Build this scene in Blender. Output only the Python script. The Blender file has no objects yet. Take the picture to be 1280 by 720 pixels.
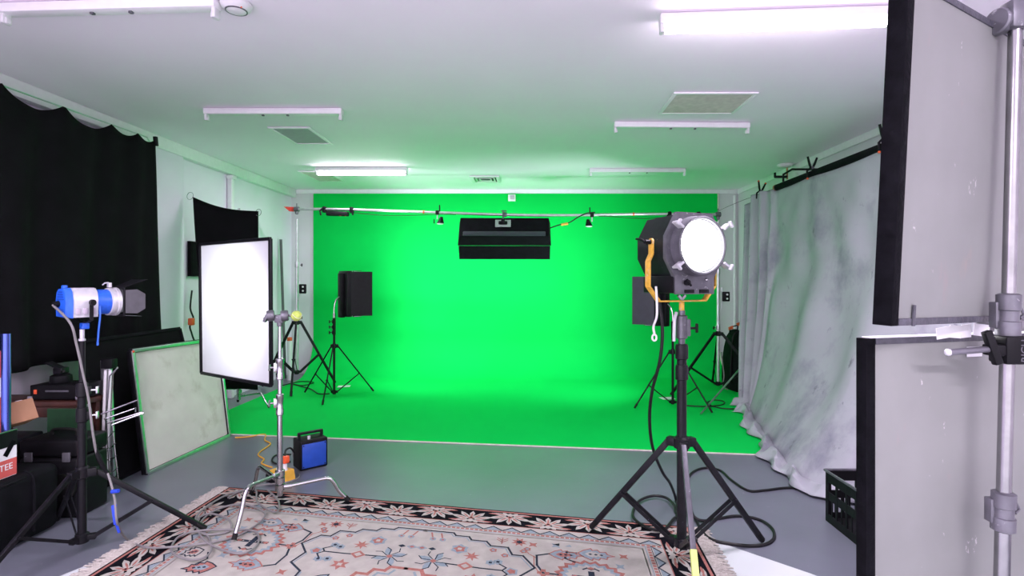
import bpy, bmesh, math, random
from math import sin, cos, pi, radians as R, sqrt
from mathutils import Vector as V, Matrix
random.seed(7)
sc = bpy.context.scene
COL = sc.collection

# ------------------------------------------------------------------ camera
EYE, F, PX, PY = 1.5, 680.0, 661.0, 352.0
cam_d = bpy.data.cameras.new('camera'); cam = bpy.data.objects.new('camera', cam_d); COL.objects.link(cam)
cam.location = (0, 0, EYE); cam.rotation_euler = (pi/2, 0, 0)
cam_d.sensor_width = 36; cam_d.lens = 36*F/1280
cam_d.shift_x = -(PX-640)/1280; cam_d.shift_y = (PY-360)/1280
cam_d.clip_start = .02
sc.camera = cam

def at(px, py, Y):                    # the place seen at a pixel, Y metres away
    return V(((px-PX)/F*Y, Y, EYE-(py-PY)/F*Y))
def gr(px, py, z=0.0):                # the place on a level plane
    Y = (EYE-z)*F/(py-PY)
    return V(((px-PX)/F*Y, Y, z))

# ------------------------------------------------------------------ materials
def mat(name, col, rough=.5, metal=0, var=.12, scale=18, bump=0, emit=None, estr=0, spec=.5, bscale=None, sheen=0, trans=0):
    m = bpy.data.materials.new(name); m.use_nodes = True
    nt = m.node_tree; b = nt.nodes['Principled BSDF']
    b.inputs['Roughness'].default_value = rough; b.inputs['Metallic'].default_value = metal
    b.inputs['Specular IOR Level'].default_value = spec
    if sheen: b.inputs['Sheen Weight'].default_value = sheen
    tc = nt.nodes.new('ShaderNodeTexCoord')
    n = nt.nodes.new('ShaderNodeTexNoise'); n.inputs['Scale'].default_value = scale; n.inputs['Detail'].default_value = 4
    nt.links.new(tc.outputs['Object'], n.inputs['Vector'])
    r = nt.nodes.new('ShaderNodeValToRGB')
    r.color_ramp.elements[0].position = .3; r.color_ramp.elements[1].position = .7
    r.color_ramp.elements[0].color = [c*(1-var) for c in col]+[1]
    r.color_ramp.elements[1].color = [min(1, c*(1+var)) for c in col]+[1]
    nt.links.new(n.outputs['Fac'], r.inputs['Fac']); nt.links.new(r.outputs['Color'], b.inputs['Base Color'])
    if bump:
        n2 = nt.nodes.new('ShaderNodeTexNoise'); n2.inputs['Scale'].default_value = bscale or scale*6; n2.inputs['Detail'].default_value = 3
        nt.links.new(tc.outputs['Object'], n2.inputs['Vector'])
        bp = nt.nodes.new('ShaderNodeBump'); bp.inputs['Strength'].default_value = bump; bp.inputs['Distance'].default_value = .01
        nt.links.new(n2.outputs['Fac'], bp.inputs['Height']); nt.links.new(bp.outputs['Normal'], b.inputs['Normal'])
    if emit:
        b.inputs['Emission Color'].default_value = (*emit, 1); b.inputs['Emission Strength'].default_value = estr
    return m

def stain(m, col, scale, lo, hi, detail=6, stretch=(1, 1, 1), seed=0.0):   # blotches of dirt over a material
    nt = m.node_tree; b = nt.nodes['Principled BSDF']
    src = b.inputs['Base Color'].links[0].from_socket
    tc = nt.nodes.new('ShaderNodeTexCoord'); mp = nt.nodes.new('ShaderNodeMapping')
    mp.inputs['Scale'].default_value = stretch; mp.inputs['Location'].default_value = (seed, seed*1.7, seed*.6)
    nt.links.new(tc.outputs['Object'], mp.inputs['Vector'])
    n = nt.nodes.new('ShaderNodeTexNoise'); n.inputs['Scale'].default_value = scale; n.inputs['Detail'].default_value = detail; n.inputs['Roughness'].default_value = .65
    nt.links.new(mp.outputs['Vector'], n.inputs['Vector'])
    r = nt.nodes.new('ShaderNodeMapRange'); r.inputs['From Min'].default_value = lo; r.inputs['From Max'].default_value = hi
    nt.links.new(n.outputs['Fac'], r.inputs['Value'])
    mx = nt.nodes.new('ShaderNodeMix'); mx.data_type = 'RGBA'
    nt.links.new(r.outputs['Result'], mx.inputs['Factor']); nt.links.new(src, mx.inputs[6]); mx.inputs[7].default_value = (*col, 1)
    nt.links.new(mx.outputs[2], b.inputs['Base Color'])

def blockwall(m, lw=.5):              # painted block courses as a faint bump
    nt = m.node_tree; b = nt.nodes['Principled BSDF']
    tc = nt.nodes.new('ShaderNodeTexCoord'); sp = nt.nodes.new('ShaderNodeSeparateXYZ'); cb = nt.nodes.new('ShaderNodeCombineXYZ')
    nt.links.new(tc.outputs['Object'], sp.inputs[0])
    nt.links.new(sp.outputs['Y'], cb.inputs['X']); nt.links.new(sp.outputs['Z'], cb.inputs['Y'])
    br = nt.nodes.new('ShaderNodeTexBrick'); br.inputs['Scale'].default_value = 1
    br.inputs['Brick Width'].default_value = .4; br.inputs['Row Height'].default_value = .2; br.inputs['Mortar Size'].default_value = .004
    nt.links.new(cb.outputs[0], br.inputs['Vector'])
    bp = nt.nodes.new('ShaderNodeBump'); bp.inputs['Strength'].default_value = .35; bp.inputs['Distance'].default_value = .004; bp.invert = True
    nt.links.new(br.outputs['Fac'], bp.inputs['Height']); nt.links.new(bp.outputs['Normal'], b.inputs['Normal'])

WALL = mat('painted_wall', (.84, .77, .90), .55, var=.03, scale=2); blockwall(WALL)
WALLR = mat('painted_plaster', (.68, .65, .70), .55, var=.03, scale=2)
CEIL = mat('ceiling_paint', (.95, .855, .97), .7, var=.02, scale=1.2)
TRIM = mat('trim_paint', (.86, .84, .88), .5, var=.03)
FLOOR = mat('floor_paint', (.125, .135, .165), .3, var=.12, scale=1.3, bump=.04, bscale=9)
stain(FLOOR, (.20, .20, .235), 26, .68, .74, 3)
GREEN = mat('chroma_green', (.003, .54, .078), .7, var=.04, scale=1.1, spec=.04)
EDGE = mat('cream_edge', (.62, .6, .54), .6)
BLK = mat('black_metal', (.006, .006, .008), .42, var=.3, scale=30, spec=.18)
BLKG = mat('worn_black_metal', (.010, .010, .013), .36, metal=.1, var=.3, scale=30, spec=.22); stain(BLKG, (.25, .25, .28), 60, .69, .73)
BPL = mat('black_plastic', (.005, .005, .0065), .5, var=.25, spec=.15)
BFAB = mat('black_cloth', (.0035, .0035, .0045), .9, var=.3, scale=6, bump=.25, bscale=320, spec=.12)
BNYL = mat('black_nylon', (.005, .005, .007), .8, var=.3, scale=14, bump=.3, bscale=240, spec=.09)
RUB = mat('rubber', (.006, .006, .006), .7, spec=.25)
CHR = mat('chrome', (.5, .5, .52), .17, metal=1, var=.08)
ALU = mat('aluminium', (.60, .60, .64), .35, metal=1, var=.1)
GREYM = mat('grey_metal', (.13, .13, .15), .42, metal=.5, var=.2); stain(GREYM, (.36, .36, .38), 50, .63, .7)
STEELP = mat('steel_pipe', (.55, .55, .58), .35, metal=.8, var=.12)
BLUE = mat('blue_enamel', (.018, .11, .62), .35, var=.12, scale=60)
BLUED = mat('deep_blue', (.012, .06, .36), .4, var=.1)
BLUEV = mat('blue_velcro', (.012, .05, .5), .7)
SILV = mat('silver_paint', (.56, .56, .6), .38, metal=.3, var=.1)
GOLD = mat('yellow_enamel', (.66, .38, .05), .42, var=.2, scale=40); stain(GOLD, (.5, .42, .36), 30, .6, .66)
YEL = mat('yellow_plastic', (.72, .40, .05), .5, var=.12)
YCAB = mat('yellow_cable', (.70, .36, .03), .5)
ORA = mat('orange_plastic', (.72, .10, .03), .45)
RED = mat('red_plastic', (.66, .05, .03), .5)
WHT = mat('white_plastic', (.72, .72, .74), .45, var=.04)
WPAP = mat('white_paper', (.8, .8, .82), .7, var=.04)
VSHEET = mat('white_vinyl', (.53, .57, .575), .4, var=.03, scale=3)
GCAB = mat('grey_cable', (.17, .165, .165), .55)
BCAB = mat('black_cable', (.006, .006, .007), .5, spec=.3)
TENN = mat('tennis_felt', (.46, .58, .12), .95, var=.15, scale=60, bump=.5, bscale=300)
TAPEY = mat('lime_tape', (.62, .74, .22), .6)
CARD = mat('cardboard', (.36, .185, .105), .8, var=.12, scale=9)
WOOD = mat('dark_wood', (.045, .013, .008), .5, var=.35, scale=12)
GRNC = mat('green_cloth', (.004, .045, .012), .8, var=.2)
RDBX = mat('red_print', (.60, .10, .09), .6, var=.1)
DIFF = mat('diffusion_cloth', (.60, .64, .65), .8, var=.03, scale=3)
FSCR = mat('aged_white_fabric', (.60, .60, .54), .75, var=.07, scale=5); stain(FSCR, (.44, .43, .36), 4, .55, .75)
FOAM = mat('dirty_white_board', (.185, .195, .187), .5, var=.07, scale=4)
stain(FOAM, (0.205, 0.192, 0.186), 14, .64, .72, 7, (1, 1, .35), 3.1); stain(FOAM, (0.384, 0.378, 0.372), 26, .68, .71, 5, (1, 1, .5), 8.2)
stain(FOAM, (0.248, 0.205, 0.180), 5, .62, .8, 4, (1, 1, .5), 5.5)
GAFF = mat('black_gaffer_tape', (.0045, .0045, .006), .55, spec=.03, var=.35, scale=25, bump=.35, bscale=40)
GREYB = mat('grey_tape', (.05, .05, .065), .45, var=.3, scale=30, bump=.4, bscale=50)
MUS = mat('grey_muslin', (.335, .345, .38), .9, var=.06, scale=3, bump=.15, bscale=260)
stain(MUS, (.17, .17, .22), 1.9, .53, .76, 6, (1, 1, .8), 2.3); stain(MUS, (.13, .13, .16), 7, .63, .74, 6, (1, 1, .7), 6.1)
VENTG = mat('vent_grey', (.44, .39, .47), .6, var=.05); VENTD = mat('vent_dark', (.05, .05, .06), .7); VENTB = mat('vent_beige', (.60, .56, .52), .6)
TUBE = mat('lit_tube', (.9, .9, .95), .4, emit=(1, .90, 1), estr=30)
LENSON = mat('lit_lens', (.9, .9, .9), .2, emit=(1, .98, 1), estr=9)
BANKON = mat('lit_bank', (.9, .9, .9), .4, emit=(.9, .96, 1), estr=9)
GLASSD = mat('lens_rim_glass', (.5, .5, .55), .08, spec=.8)
RBLK = mat('rug_black', (.0055, .0055, .008), .95, var=.2, scale=60, spec=.04)
RBEI = mat('rug_beige', (.345, .335, .30), .95, var=.10, scale=14, bump=.3, bscale=300, spec=.04)
RPNK = mat('rug_salmon', (.29, .125, .105), .95, var=.15, scale=60, spec=.04)
RBLU = mat('rug_blue', (.20, .255, .28), .95, var=.12, scale=60, spec=.04)
RSLT = mat('rug_slate', (.022, .03, .042), .95, var=.2, scale=60, spec=.04)
RFRI = mat('rug_fringe', (.39, .375, .335), .95, var=.2, scale=60, bump=.6, bscale=120, spec=.04)

# ------------------------------------------------------------------ mesh builder
class MB:
    def __init__(s): s.bm = bmesh.new(); s.mi = 0
    def _new(s, faces):
        for f in faces: f.material_index = s.mi
    def box(s, c, size, rot=None, bev=0.0, seg=2):
        M = Matrix.Translation(V(c)) @ (rot.to_4x4() if rot else Matrix.Identity(4)) @ Matrix.Diagonal((*size, 1))
        r = bmesh.ops.create_cube(s.bm, size=1, matrix=M)
        vs = r['verts']
        fs = set(f for v in vs for f in v.link_faces); s._new(fs)
        if bev:
            es = list(set(e for v in vs for e in v.link_edges))
            q = bmesh.ops.bevel(s.bm, geom=es, offset=bev, segments=seg, affect='EDGES', profile=.5)
            s._new(q['faces'])
        return s
    def tube(s, pts, r, seg=10, closed=False, caps=True):
        pts = [V(p) for p in pts]; n = len(pts)
        rs = r if isinstance(r, (list, tuple)) else [r]*n
        def tan(i):
            if closed: d = pts[(i+1) % n]-pts[(i-1) % n]
            else: d = pts[min(i+1, n-1)]-pts[max(i-1, 0)]
            return d.normalized() if d.length > 1e-9 else V((0, 0, 1))
        t = tan(0); up = V((0, 0, 1)) if abs(t.z) < .95 else V((1, 0, 0))
        nrm = (up-t*up.dot(t)).normalized(); rings = []
        for i in range(n):
            t = tan(i); nrm = nrm-t*nrm.dot(t)
            if nrm.length < 1e-6: nrm = t.orthogonal()
            nrm.normalize(); b = t.cross(nrm)
            rings.append([s.bm.verts.new(pts[i]+(nrm*cos(2*pi*k/seg)+b*sin(2*pi*k/seg))*rs[i]) for k in range(seg)])
        m = n if closed else n-1; fs = []
        for i in range(m):
            a, b_ = rings[i], rings[(i+1) % n]
            for k in range(seg): fs.append(s.bm.faces.new((a[k], a[(k+1) % seg], b_[(k+1) % seg], b_[k])))
        if caps and not closed:
            fs.append(s.bm.faces.new(rings[0][::-1])); fs.append(s.bm.faces.new(rings[-1]))
        s._new(fs); return s
    def cyl(s, a, b, r0, r1=None, seg=16): return s.tube([a, b], [r0, r0 if r1 is None else r1], seg)
    def lathe(s, prof, o, axis=(0, 0, 1), seg=24):     # prof [(radius, height)]
        ax = V(axis).normalized(); x = ax.orthogonal().normalized(); y = ax.cross(x); o = V(o); rings = []
        for r, h in prof:
            rings.append([s.bm.verts.new(o+ax*h+(x*cos(2*pi*k/seg)+y*sin(2*pi*k/seg))*max(r, 1e-4)) for k in range(seg)])
        fs = []
        for a, b in zip(rings, rings[1:]):
            for k in range(seg): fs.append(s.bm.faces.new((a[k], a[(k+1) % seg], b[(k+1) % seg], b[k])))
        fs.append(s.bm.faces.new(rings[0][::-1])); fs.append(s.bm.faces.new(rings[-1])); s._new(fs); return s
    def prism(s, poly, o, ex, ey, d):                  # polygon in (ex, ey), extruded d along ex x ey
        ex, ey, o = V(ex), V(ey), V(o); ez = ex.cross(ey).normalized()*d
        a = [s.bm.verts.new(o+ex*p[0]+ey*p[1]) for p in poly]; b = [s.bm.verts.new(v.co+ez) for v in a]; n = len(a)
        fs = [s.bm.faces.new(a[::-1]), s.bm.faces.new(b)]
        for i in range(n): fs.append(s.bm.faces.new((a[i], a[(i+1) % n], b[(i+1) % n], b[i])))
        s._new(fs); return s
    def loft(s, pa, pb):                               # two polygons of equal count, in space
        a = [s.bm.verts.new(V(p)) for p in pa]; b = [s.bm.verts.new(V(p)) for p in pb]; n = len(a)
        fs = [s.bm.faces.new(a[::-1]), s.bm.faces.new(b)]
        for i in range(n): fs.append(s.bm.faces.new((a[i], a[(i+1) % n], b[(i+1) % n], b[i])))
        s._new(fs); return s
    def sphere(s, c, r, seg=20):
        q = bmesh.ops.create_uvsphere(s.bm, u_segments=seg, v_segments=seg//2, radius=r, matrix=Matrix.Translation(V(c)))
        s._new(set(f for v in q['verts'] for f in v.link_faces)); return s
    def grid(s, fn, nu, nv):
        g = [[s.bm.verts.new(V(fn(i/nu, j/nv))) for j in range(nv+1)] for i in range(nu+1)]; fs = []
        for i in range(nu):
            for j in range(nv): fs.append(s.bm.faces.new((g[i][j], g[i+1][j], g[i+1][j+1], g[i][j+1])))
        s._new(fs); return s
    def poly(s, pts):
        s._new([s.bm.faces.new([s.bm.verts.new(V(p)) for p in pts])]); return s
    def bar(s, a, b, w, h, up=(0, 0, 1), bev=0.0):     # rectangular bar from a to b
        a, b = V(a), V(b); d = b-a; t = d.normalized(); u = V(up)
        if abs(t.dot(u)) > .98: u = V((1, 0, 0))
        x = t.cross(u).normalized(); z = x.cross(t)
        rot = Matrix((x, t, z)).transposed()
        return s.box((a+b)/2, (w, d.length, h), rot, bev)
    def build(s, name, m, parent=None, world=False, M=None, solid=0, flat=False):
        if M is not None: s.bm.transform(M)
        if world and parent is not None:
            top = parent
            while top.parent: top = top.parent
            s.bm.transform(top.matrix_basis.inverted())
        bmesh.ops.recalc_face_normals(s.bm, faces=s.bm.faces[:])
        me = bpy.data.meshes.new(name); s.bm.to_mesh(me); s.bm.free()
        for q in (m if isinstance(m, (list, tuple)) else [m]): me.materials.append(q)
        if not flat and len(me.polygons):
            me.shade_smooth(); me.set_sharp_from_angle(angle=R(38))
        o = bpy.data.objects.new(name, me); COL.objects.link(o)
        if parent is not None: o.parent = parent
        if solid:
            k = o.modifiers.new('thickness', 'SOLIDIFY'); k.thickness = solid; k.offset = 0
        return o

def tag(o, label, cat, group=None, kind=None):
    o['label'] = label; o['category'] = cat
    if group: o['group'] = group
    if kind: o['kind'] = kind
    return o
def thing(name, label, cat, loc=(0, 0, 0), rz=0, group=None, rot=None):
    o = bpy.data.objects.new(name, None); COL.objects.link(o); o.empty_display_size = .1
    o.location = loc; o.rotation_euler = rot if rot else (0, 0, rz)
    return tag(o, label, cat, group)
def single(mb, name, m, label, cat, loc, group=None, solid=0, world=True, kind=None):   # a thing that is one mesh, origin at its base
    if world: mb.bm.transform(Matrix.Translation(-V(loc)))
    o = mb.build(name, m, solid=solid); o.location = loc
    return tag(o, label, cat, group, kind)
def struct(mb, name, m):
    o = mb.build(name, m); o['kind'] = 'structure'; return o
def dup(root, loc, rz=None, label=None):
    r = root.copy(); COL.objects.link(r); r.location = loc
    if rz is not None: r.rotation_euler = (root.rotation_euler[0], root.rotation_euler[1], rz)
    if label: r['label'] = label
    for ch in list(root.children):
        c = ch.copy(); COL.objects.link(c); c.parent = r
        for g in list(ch.children):
            d = g.copy(); COL.objects.link(d); d.parent = c
    return r
def spline(pts, n=8, closed=False):   # Catmull-Rom through the points
    P = [V(p) for p in pts]; out = []; N = len(P)
    for i in range(N if closed else N-1):
        g = (lambda k: P[k % N]) if closed else (lambda k: P[max(0, min(N-1, k))])
        p0, p1, p2, p3 = g(i-1), g(i), g(i+1), g(i+2)
        for k in range(n):
            t = k/n
            out.append(.5*((2*p1)+(p2-p0)*t+(2*p0-5*p1+4*p2-p3)*t*t+(3*p1-p0-3*p2+p3)*t**3))
    if not closed: out.append(P[-1])
    return out
def text_mesh(txt, size, depth, name, m, parent, M):
    c = bpy.data.curves.new(name, 'FONT'); c.body = txt; c.size = size; c.extrude = depth; c.align_x = 'CENTER'; c.align_y = 'CENTER'
    o = bpy.data.objects.new(name, c); COL.objects.link(o)
    bpy.context.view_layer.update()
    me = bpy.data.meshes.new_from_object(o.evaluated_get(bpy.context.evaluated_depsgraph_get()))
    bpy.data.objects.remove(o); me.transform(M); me.materials.clear(); me.materials.append(m)
    q = bpy.data.objects.new(name, me); COL.objects.link(q); q.parent = parent
    return q

# ------------------------------------------------------------------ the room
XL, XR, YB, YF, H = -3.87, 3.41, 8.87, -2.6, 3.0
struct(MB().box(((XL+XR)/2, (YB+YF)/2, -.05), (XR-XL+.4, YB-YF+.4, .1)), 'floor', FLOOR)
struct(MB().box(((XL+XR)/2, (YB+YF)/2, H+.05), (XR-XL+.4, YB-YF+.4, .1)), 'ceiling', CEIL)
struct(MB().box((XL-.08, (YB+YF)/2, H/2), (.16, YB-YF, H-.002)), 'wall_left', WALL)
struct(MB().box((XR+.08, (YB+YF)/2, H/2), (.16, YB-YF, H-.002)), 'wall_right', WALLR)
struct(MB().box(((XL+XR)/2, YB+.08, H/2), (XR-XL+.3, .16, H-.002)), 'wall_back', WALLR)
struct(MB().box((XL+.04, (YB+YF)/2, H-.065), (.079, YB-YF-.01, .128), bev=.004), 'trim_1', TRIM)
m = MB(); m.box((XL+.04, 5.45, (H-.13)/2), (.078, 1.05, H-.132), bev=.004); struct(m, 'trim_2', WALL)
m = MB(); m.box((XL+.04, 2.2, (H-.13)/2), (.078, 1.0, H-.132), bev=.004); struct(m, 'trim_3', WALL)
struct(MB().box(((XL+XR)/2+.04, YB-.012, H-.034), (XR-XL-.09, .022, .066), bev=.003), 'trim_4', TRIM)
struct(MB().box((XR-.012, (YB+YF)/2, H-.04), (.022, YB-YF-.06, .078), bev=.003), 'trim_5', TRIM)
m = MB(); m.box((XL+.035, 7.0, 1.43), (.06, .07, 2.86), bev=.01); m.box((XL+.045, 7.0, 2.84), (.08, .1, .05), bev=.004); struct(m, 'trim_6', TRIM)
m = MB(); m.box((XR-.07, YB-.03, 1.45), (.03, .04, 2.9), bev=.006); struct(m, 'trim_7', TRIM)

# green painted screen: floor, cove and back wall in one sweep
gx0, gx1 = -3.50, 3.065
def gfront(x): return 5.34-.128*(x+2.91)
RC, YW = .62, YB-.03
def gprof(x):
    p = [(gfront(x)+(YW-RC-gfront(x))*k/10, .004) for k in range(11)]
    p += [(YW-RC+RC*sin(a*pi/2/12), .004+RC-RC*cos(a*pi/2/12)) for a in range(1, 13)]
    p += [(YW, .624+(2.93-.624)*k/4) for k in range(1, 5)]
    return p
PN = len(gprof(0))-1
def gsurf(u, v):
    x = gx0+(gx1-gx0)*u; y, z = gprof(x)[int(round(v*PN))]; return (x, y, z)
scr = single(MB().grid(gsurf, 14, PN), 'green_screen', GREEN, 'seamless bright green painted screen wall curving down onto the floor', 'green screen', (0, 6.5, 0))
m = MB(); m.bar((gx0, gfront(gx0)-.012, .004), (gx1, gfront(gx1)-.012, .004), .02, .006); m.build('edge_strip', EDGE, scr, world=True)
m = MB(); m.tube([(gx1+.014, y, z+.004) for y, z in gprof(gx1)[8:]], .013, 6); m.build('edge_trim', EDGE, scr, world=True)

# ------------------------------------------------------------------ ceiling fittings
def batten(loc, rz, L, lit, label, grp):
    t = thing('batten_light', label, 'ceiling light', loc, rz, grp)
    m = MB(); m.box((0, 0, -.026), (L, .075, .05), bev=.006); m.build('housing', TRIM, t)
    for s in (-1, 1):
        m = MB(); m.box((s*(L/2-.012), 0, -.075), (.022, .05, .055), bev=.005); m.box((s*(L/2-.026), 0, -.085), (.012, .03, .03), bev=.003); m.build('lamp_holder', WHT, t)
    if lit:
        m = MB(); m.tube([(-L/2+.03, 0, -.082), (L/2-.03, 0, -.082)], .021, 14); m.build('lamp_tube', TUBE, t)
    else:
        for k in (-.08, .1):
            m = MB(); m.box((k*L, 0, -.056), (.02, .02, .012), bev=.003); m.build('tube_clip', GREYM, t)
    return t
CZ = H-.002
batten((-2.21, 4.72, CZ), 0, 1.19, 0, 'unlit white batten with empty tube holders above the grey perforated vent', 'unlit batten lights')
batten((1.44, 5.13, CZ), R(1.5), 1.28, 0, 'unlit white batten just beyond the large beige louvred vent', 'unlit batten lights')
batten((-2.19, 7.13, CZ), 0, 1.2, 1, 'glowing batten light far back above the left of the green screen', 'lit batten lights')
batten((1.44, 7.22, CZ), 0, 1.27, 0, 'unlit white batten farthest back, near the top of the green screen', 'unlit batten lights')
batten((1.36, 3.02, CZ), R(-4), 1.25, 1, 'glowing batten light at the upper right beside the taped white panel', 'lit batten lights')
batten((-2.25, 2.92, CZ), R(-3), 1.2, 0, 'unlit white batten nearest the camera, above the black curtain', 'unlit batten lights')

batten((-2.22, .90, CZ), 0, 1.2, 1, 'added glowing batten light, unseen over the camera on the curtain side', 'lit batten lights')  # unseen batten added to the row to brighten the room
batten((-2.22, -1.15, CZ), 0, 1.2, 1, 'added glowing batten light, unseen behind the camera on the curtain side', 'lit batten lights')  # added out of view, lifts the brightness from behind the camera
batten((1.40, -1.15, CZ), 0, 1.2, 1, 'added glowing batten light, unseen behind the camera on the taped panel side', 'lit batten lights')  # another unseen fitting, added for more light on this side

def vent(name, c, sx, sy, label, face, n, frame=TRIM, slat=None, rz=0):
    t = thing(name, label, 'ceiling vent', (c[0], c[1], CZ), rz)
    m = MB()
    for a, b in (((0, sy/2-.015, -.008), (sx, .03, .014)), ((0, -sy/2+.015, -.008), (sx, .03, .014)), ((sx/2-.015, 0, -.008), (.03, sy-.06, .014)), ((-sx/2+.015, 0, -.008), (.03, sy-.06, .014))): m.box(a, b, bev=.003)
    m.build('frame', frame, t)
    m = MB(); m.box((0, 0, -.003), (sx-.06, sy-.06, .004)); m.build('face_plate', face, t)
    if n:
        m = MB()
        for k in range(n):
            m.box((0, -sy/2+.03+(sy-.06)*(k+.5)/n, -.008), (sx-.062, (sy-.06)/n*.86, .003), Matrix.Rotation(R(-8), 3, 'X'))
        m.build('louvres', slat or face, t)
    return t
vent('air_vent', (1.48, 4.56), .67, .54, 'large beige louvred air vent in the ceiling on the right', VENTG, 16, TRIM, VENTB)
vent('air_vent', (-2.325, 5.58), .41, .64, 'grey perforated air vent in the ceiling beside the unlit batten', VENTG, 0)
vent('air_vent', (-2.93, 7.72), .40, .72, 'narrow louvred air vent partly behind the glowing far batten', VENTD, 12, TRIM, VENTB)
t = thing('air_diffuser', 'small white square air diffuser above the middle of the green screen', 'ceiling vent', (-.63, 7.93, CZ))
m = MB()
for a, b in (((0, .22, -.01), (.42, .05, .018)), ((0, -.22, -.01), (.42, .05, .018)), ((.185, 0, -.01), (.05, .39, .018)), ((-.185, 0, -.01), (.05, .39, .018))): m.box(a, b, bev=.004)
m.build('frame', TRIM, t)
m = MB(); m.box((0, 0, -.003), (.32, .39, .004)); m.build('dark_opening', VENTD, t)
for k in (.13, .08):
    m = MB()
    for sgn in (-1, 1):
        m.box((0, sgn*k*1.2, -.014), (2*k, .03, .004), Matrix.Rotation(R(-sgn*30), 3, 'X')); m.box((sgn*k, 0, -.014), (.03, 2*k*1.2, .004), Matrix.Rotation(R(sgn*30), 3, 'Y'))
    m.build('deflector', WHT, t)
t = thing('smoke_detector', 'round white smoke detector on the ceiling near the top left', 'smoke detector', (-1.575, 2.93, CZ))
MB().lathe([(.078, 0), (.08, -.012), (.07, -.03), (.045, -.045), (.02, -.05)], (0, 0, 0)).build('casing', WHT, t)
m = MB(); m.tube([(.052*cos(a*pi/12), .052*sin(a*pi/12), -.0405) for a in range(24)], .004, 6, closed=True); m.build('sensor_ring', GREYM, t)
m = MB(); m.sphere((.045, -.035, -.037), .005, 8); m.build('indicator', ORA, t)
t = thing('ceiling_sensor', 'white ceiling disc with brown drop rod and black hook above the muslin curtain', 'ceiling bracket', (3.27, 6.95, CZ))
MB().lathe([(.09, 0), (.095, -.02), (.08, -.04), (.02, -.045)], (0, 0, 0)).build('casing', WHT, t)
MB().cyl((.03, 0, -.04), (.03, 0, -.19), .012).build('drop_rod', CARD, t)
m = MB(); m.box((-.05, 0, -.16), (.16, .03, .03), bev=.004); m.box((-.125, 0, -.135), (.02, .03, .06), bev=.004); m.build('hook_arm', BLK, t)
t = thing('wall_box', 'small white square sensor box at the top of the green screen', 'wall box', (-.275, YW-.028, 2.855))
MB().box((0, 0, 0), (.12, .05, .11), bev=.008).build('casing', WHT, t); MB().box((.008, -.027, .005), (.07, .006, .07), bev=.002).build('cover', VENTG, t)

# ------------------------------------------------------------------ rug
RA, RU, RV = V((-2.17, 3.94, 0)), V((.98, -.199, 0)), V((-.05, -1.0, 0)); RW, RH_, RZ = 3.21, 2.2, .012
def rp(u, v, z=0): p = RA+RU*u+RV*v; return V((p.x, p.y, z))
rugb = MB(); lay = [0]
def rpoly(pts, mi, z):
    rugb.mi = mi; rugb.poly([rp(u, v, z) for u, v in pts])
ZL = [RZ+.0003*k for k in range(9)]
BLKI, BEI, PNK, BLU, SLT = 0, 1, 2, 3, 4
rugb.mi = BLKI; rugb.loft([rp(0, 0, 0.001), rp(RW, 0, .001), rp(RW, RH_, .001), rp(0, RH_, .001)], [rp(0, 0, RZ), rp(RW, 0, RZ), rp(RW, RH_, RZ), rp(0, RH_, RZ)])
def ring(a, b, mi, z):
    for q in ([(a, a), (RW-a, a), (RW-b, b), (b, b)], [(a, RH_-a), (b, RH_-b), (RW-b, RH_-b), (RW-a, RH_-a)], [(a, a), (b, b), (b, RH_-b), (a, RH_-a)], [(RW-a, a), (RW-a, RH_-a), (RW-b, RH_-b), (RW-b, b)]): rpoly(q, mi, z)
def line(pts, w, mi, z, closed=False):
    n = len(pts)
    for i in range(n if closed else n-1):
        (a, b), (c, d) = pts[i], pts[(i+1) % n]; L = sqrt((c-a)**2+(d-b)**2) or 1
        tx, ty = (c-a)/L*w*.5, (d-b)/L*w*.5; nx, ny = -ty, tx
        rpoly([(a-tx+nx, b-ty+ny), (c+tx+nx, d+ty+ny), (c+tx-nx, d+ty-ny), (a-tx-nx, b-ty-ny)], mi, z+.00002*(i % 2))
def leaf(cx, cy, ang, l, w, mi, z, r0=0):
    ca, sa = cos(ang), sin(ang); P = []
    for t, h in ((0, .15), (.35, .5), (.7, .38), (1, 0), (.7, -.38), (.35, -.5), (0, -.15)): P.append((r0+l*t, w*h))
    rpoly([(cx+x*ca-y*sa, cy+x*sa+y*ca) for x, y in P], mi, z)
def star(cx, cy, r1, r2, n, mi, z, a0=0, sx=1, sy=1):
    rpoly([(cx+sx*(r1 if k % 2 else r2)*cos(a0+pi*k/n), cy+sy*(r1 if k % 2 else r2)*sin(a0+pi*k/n)) for k in range(2*n)], mi, z)
ring(.012, .028, PNK, ZL[1]); ring(.215, .335, BEI, ZL[1]); ring(.21, .216, PNK, ZL[2])
rpoly([(.33, .33), (RW-.33, .33), (RW-.33, RH_-.33), (.33, RH_-.33)], BEI, ZL[1])
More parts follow.
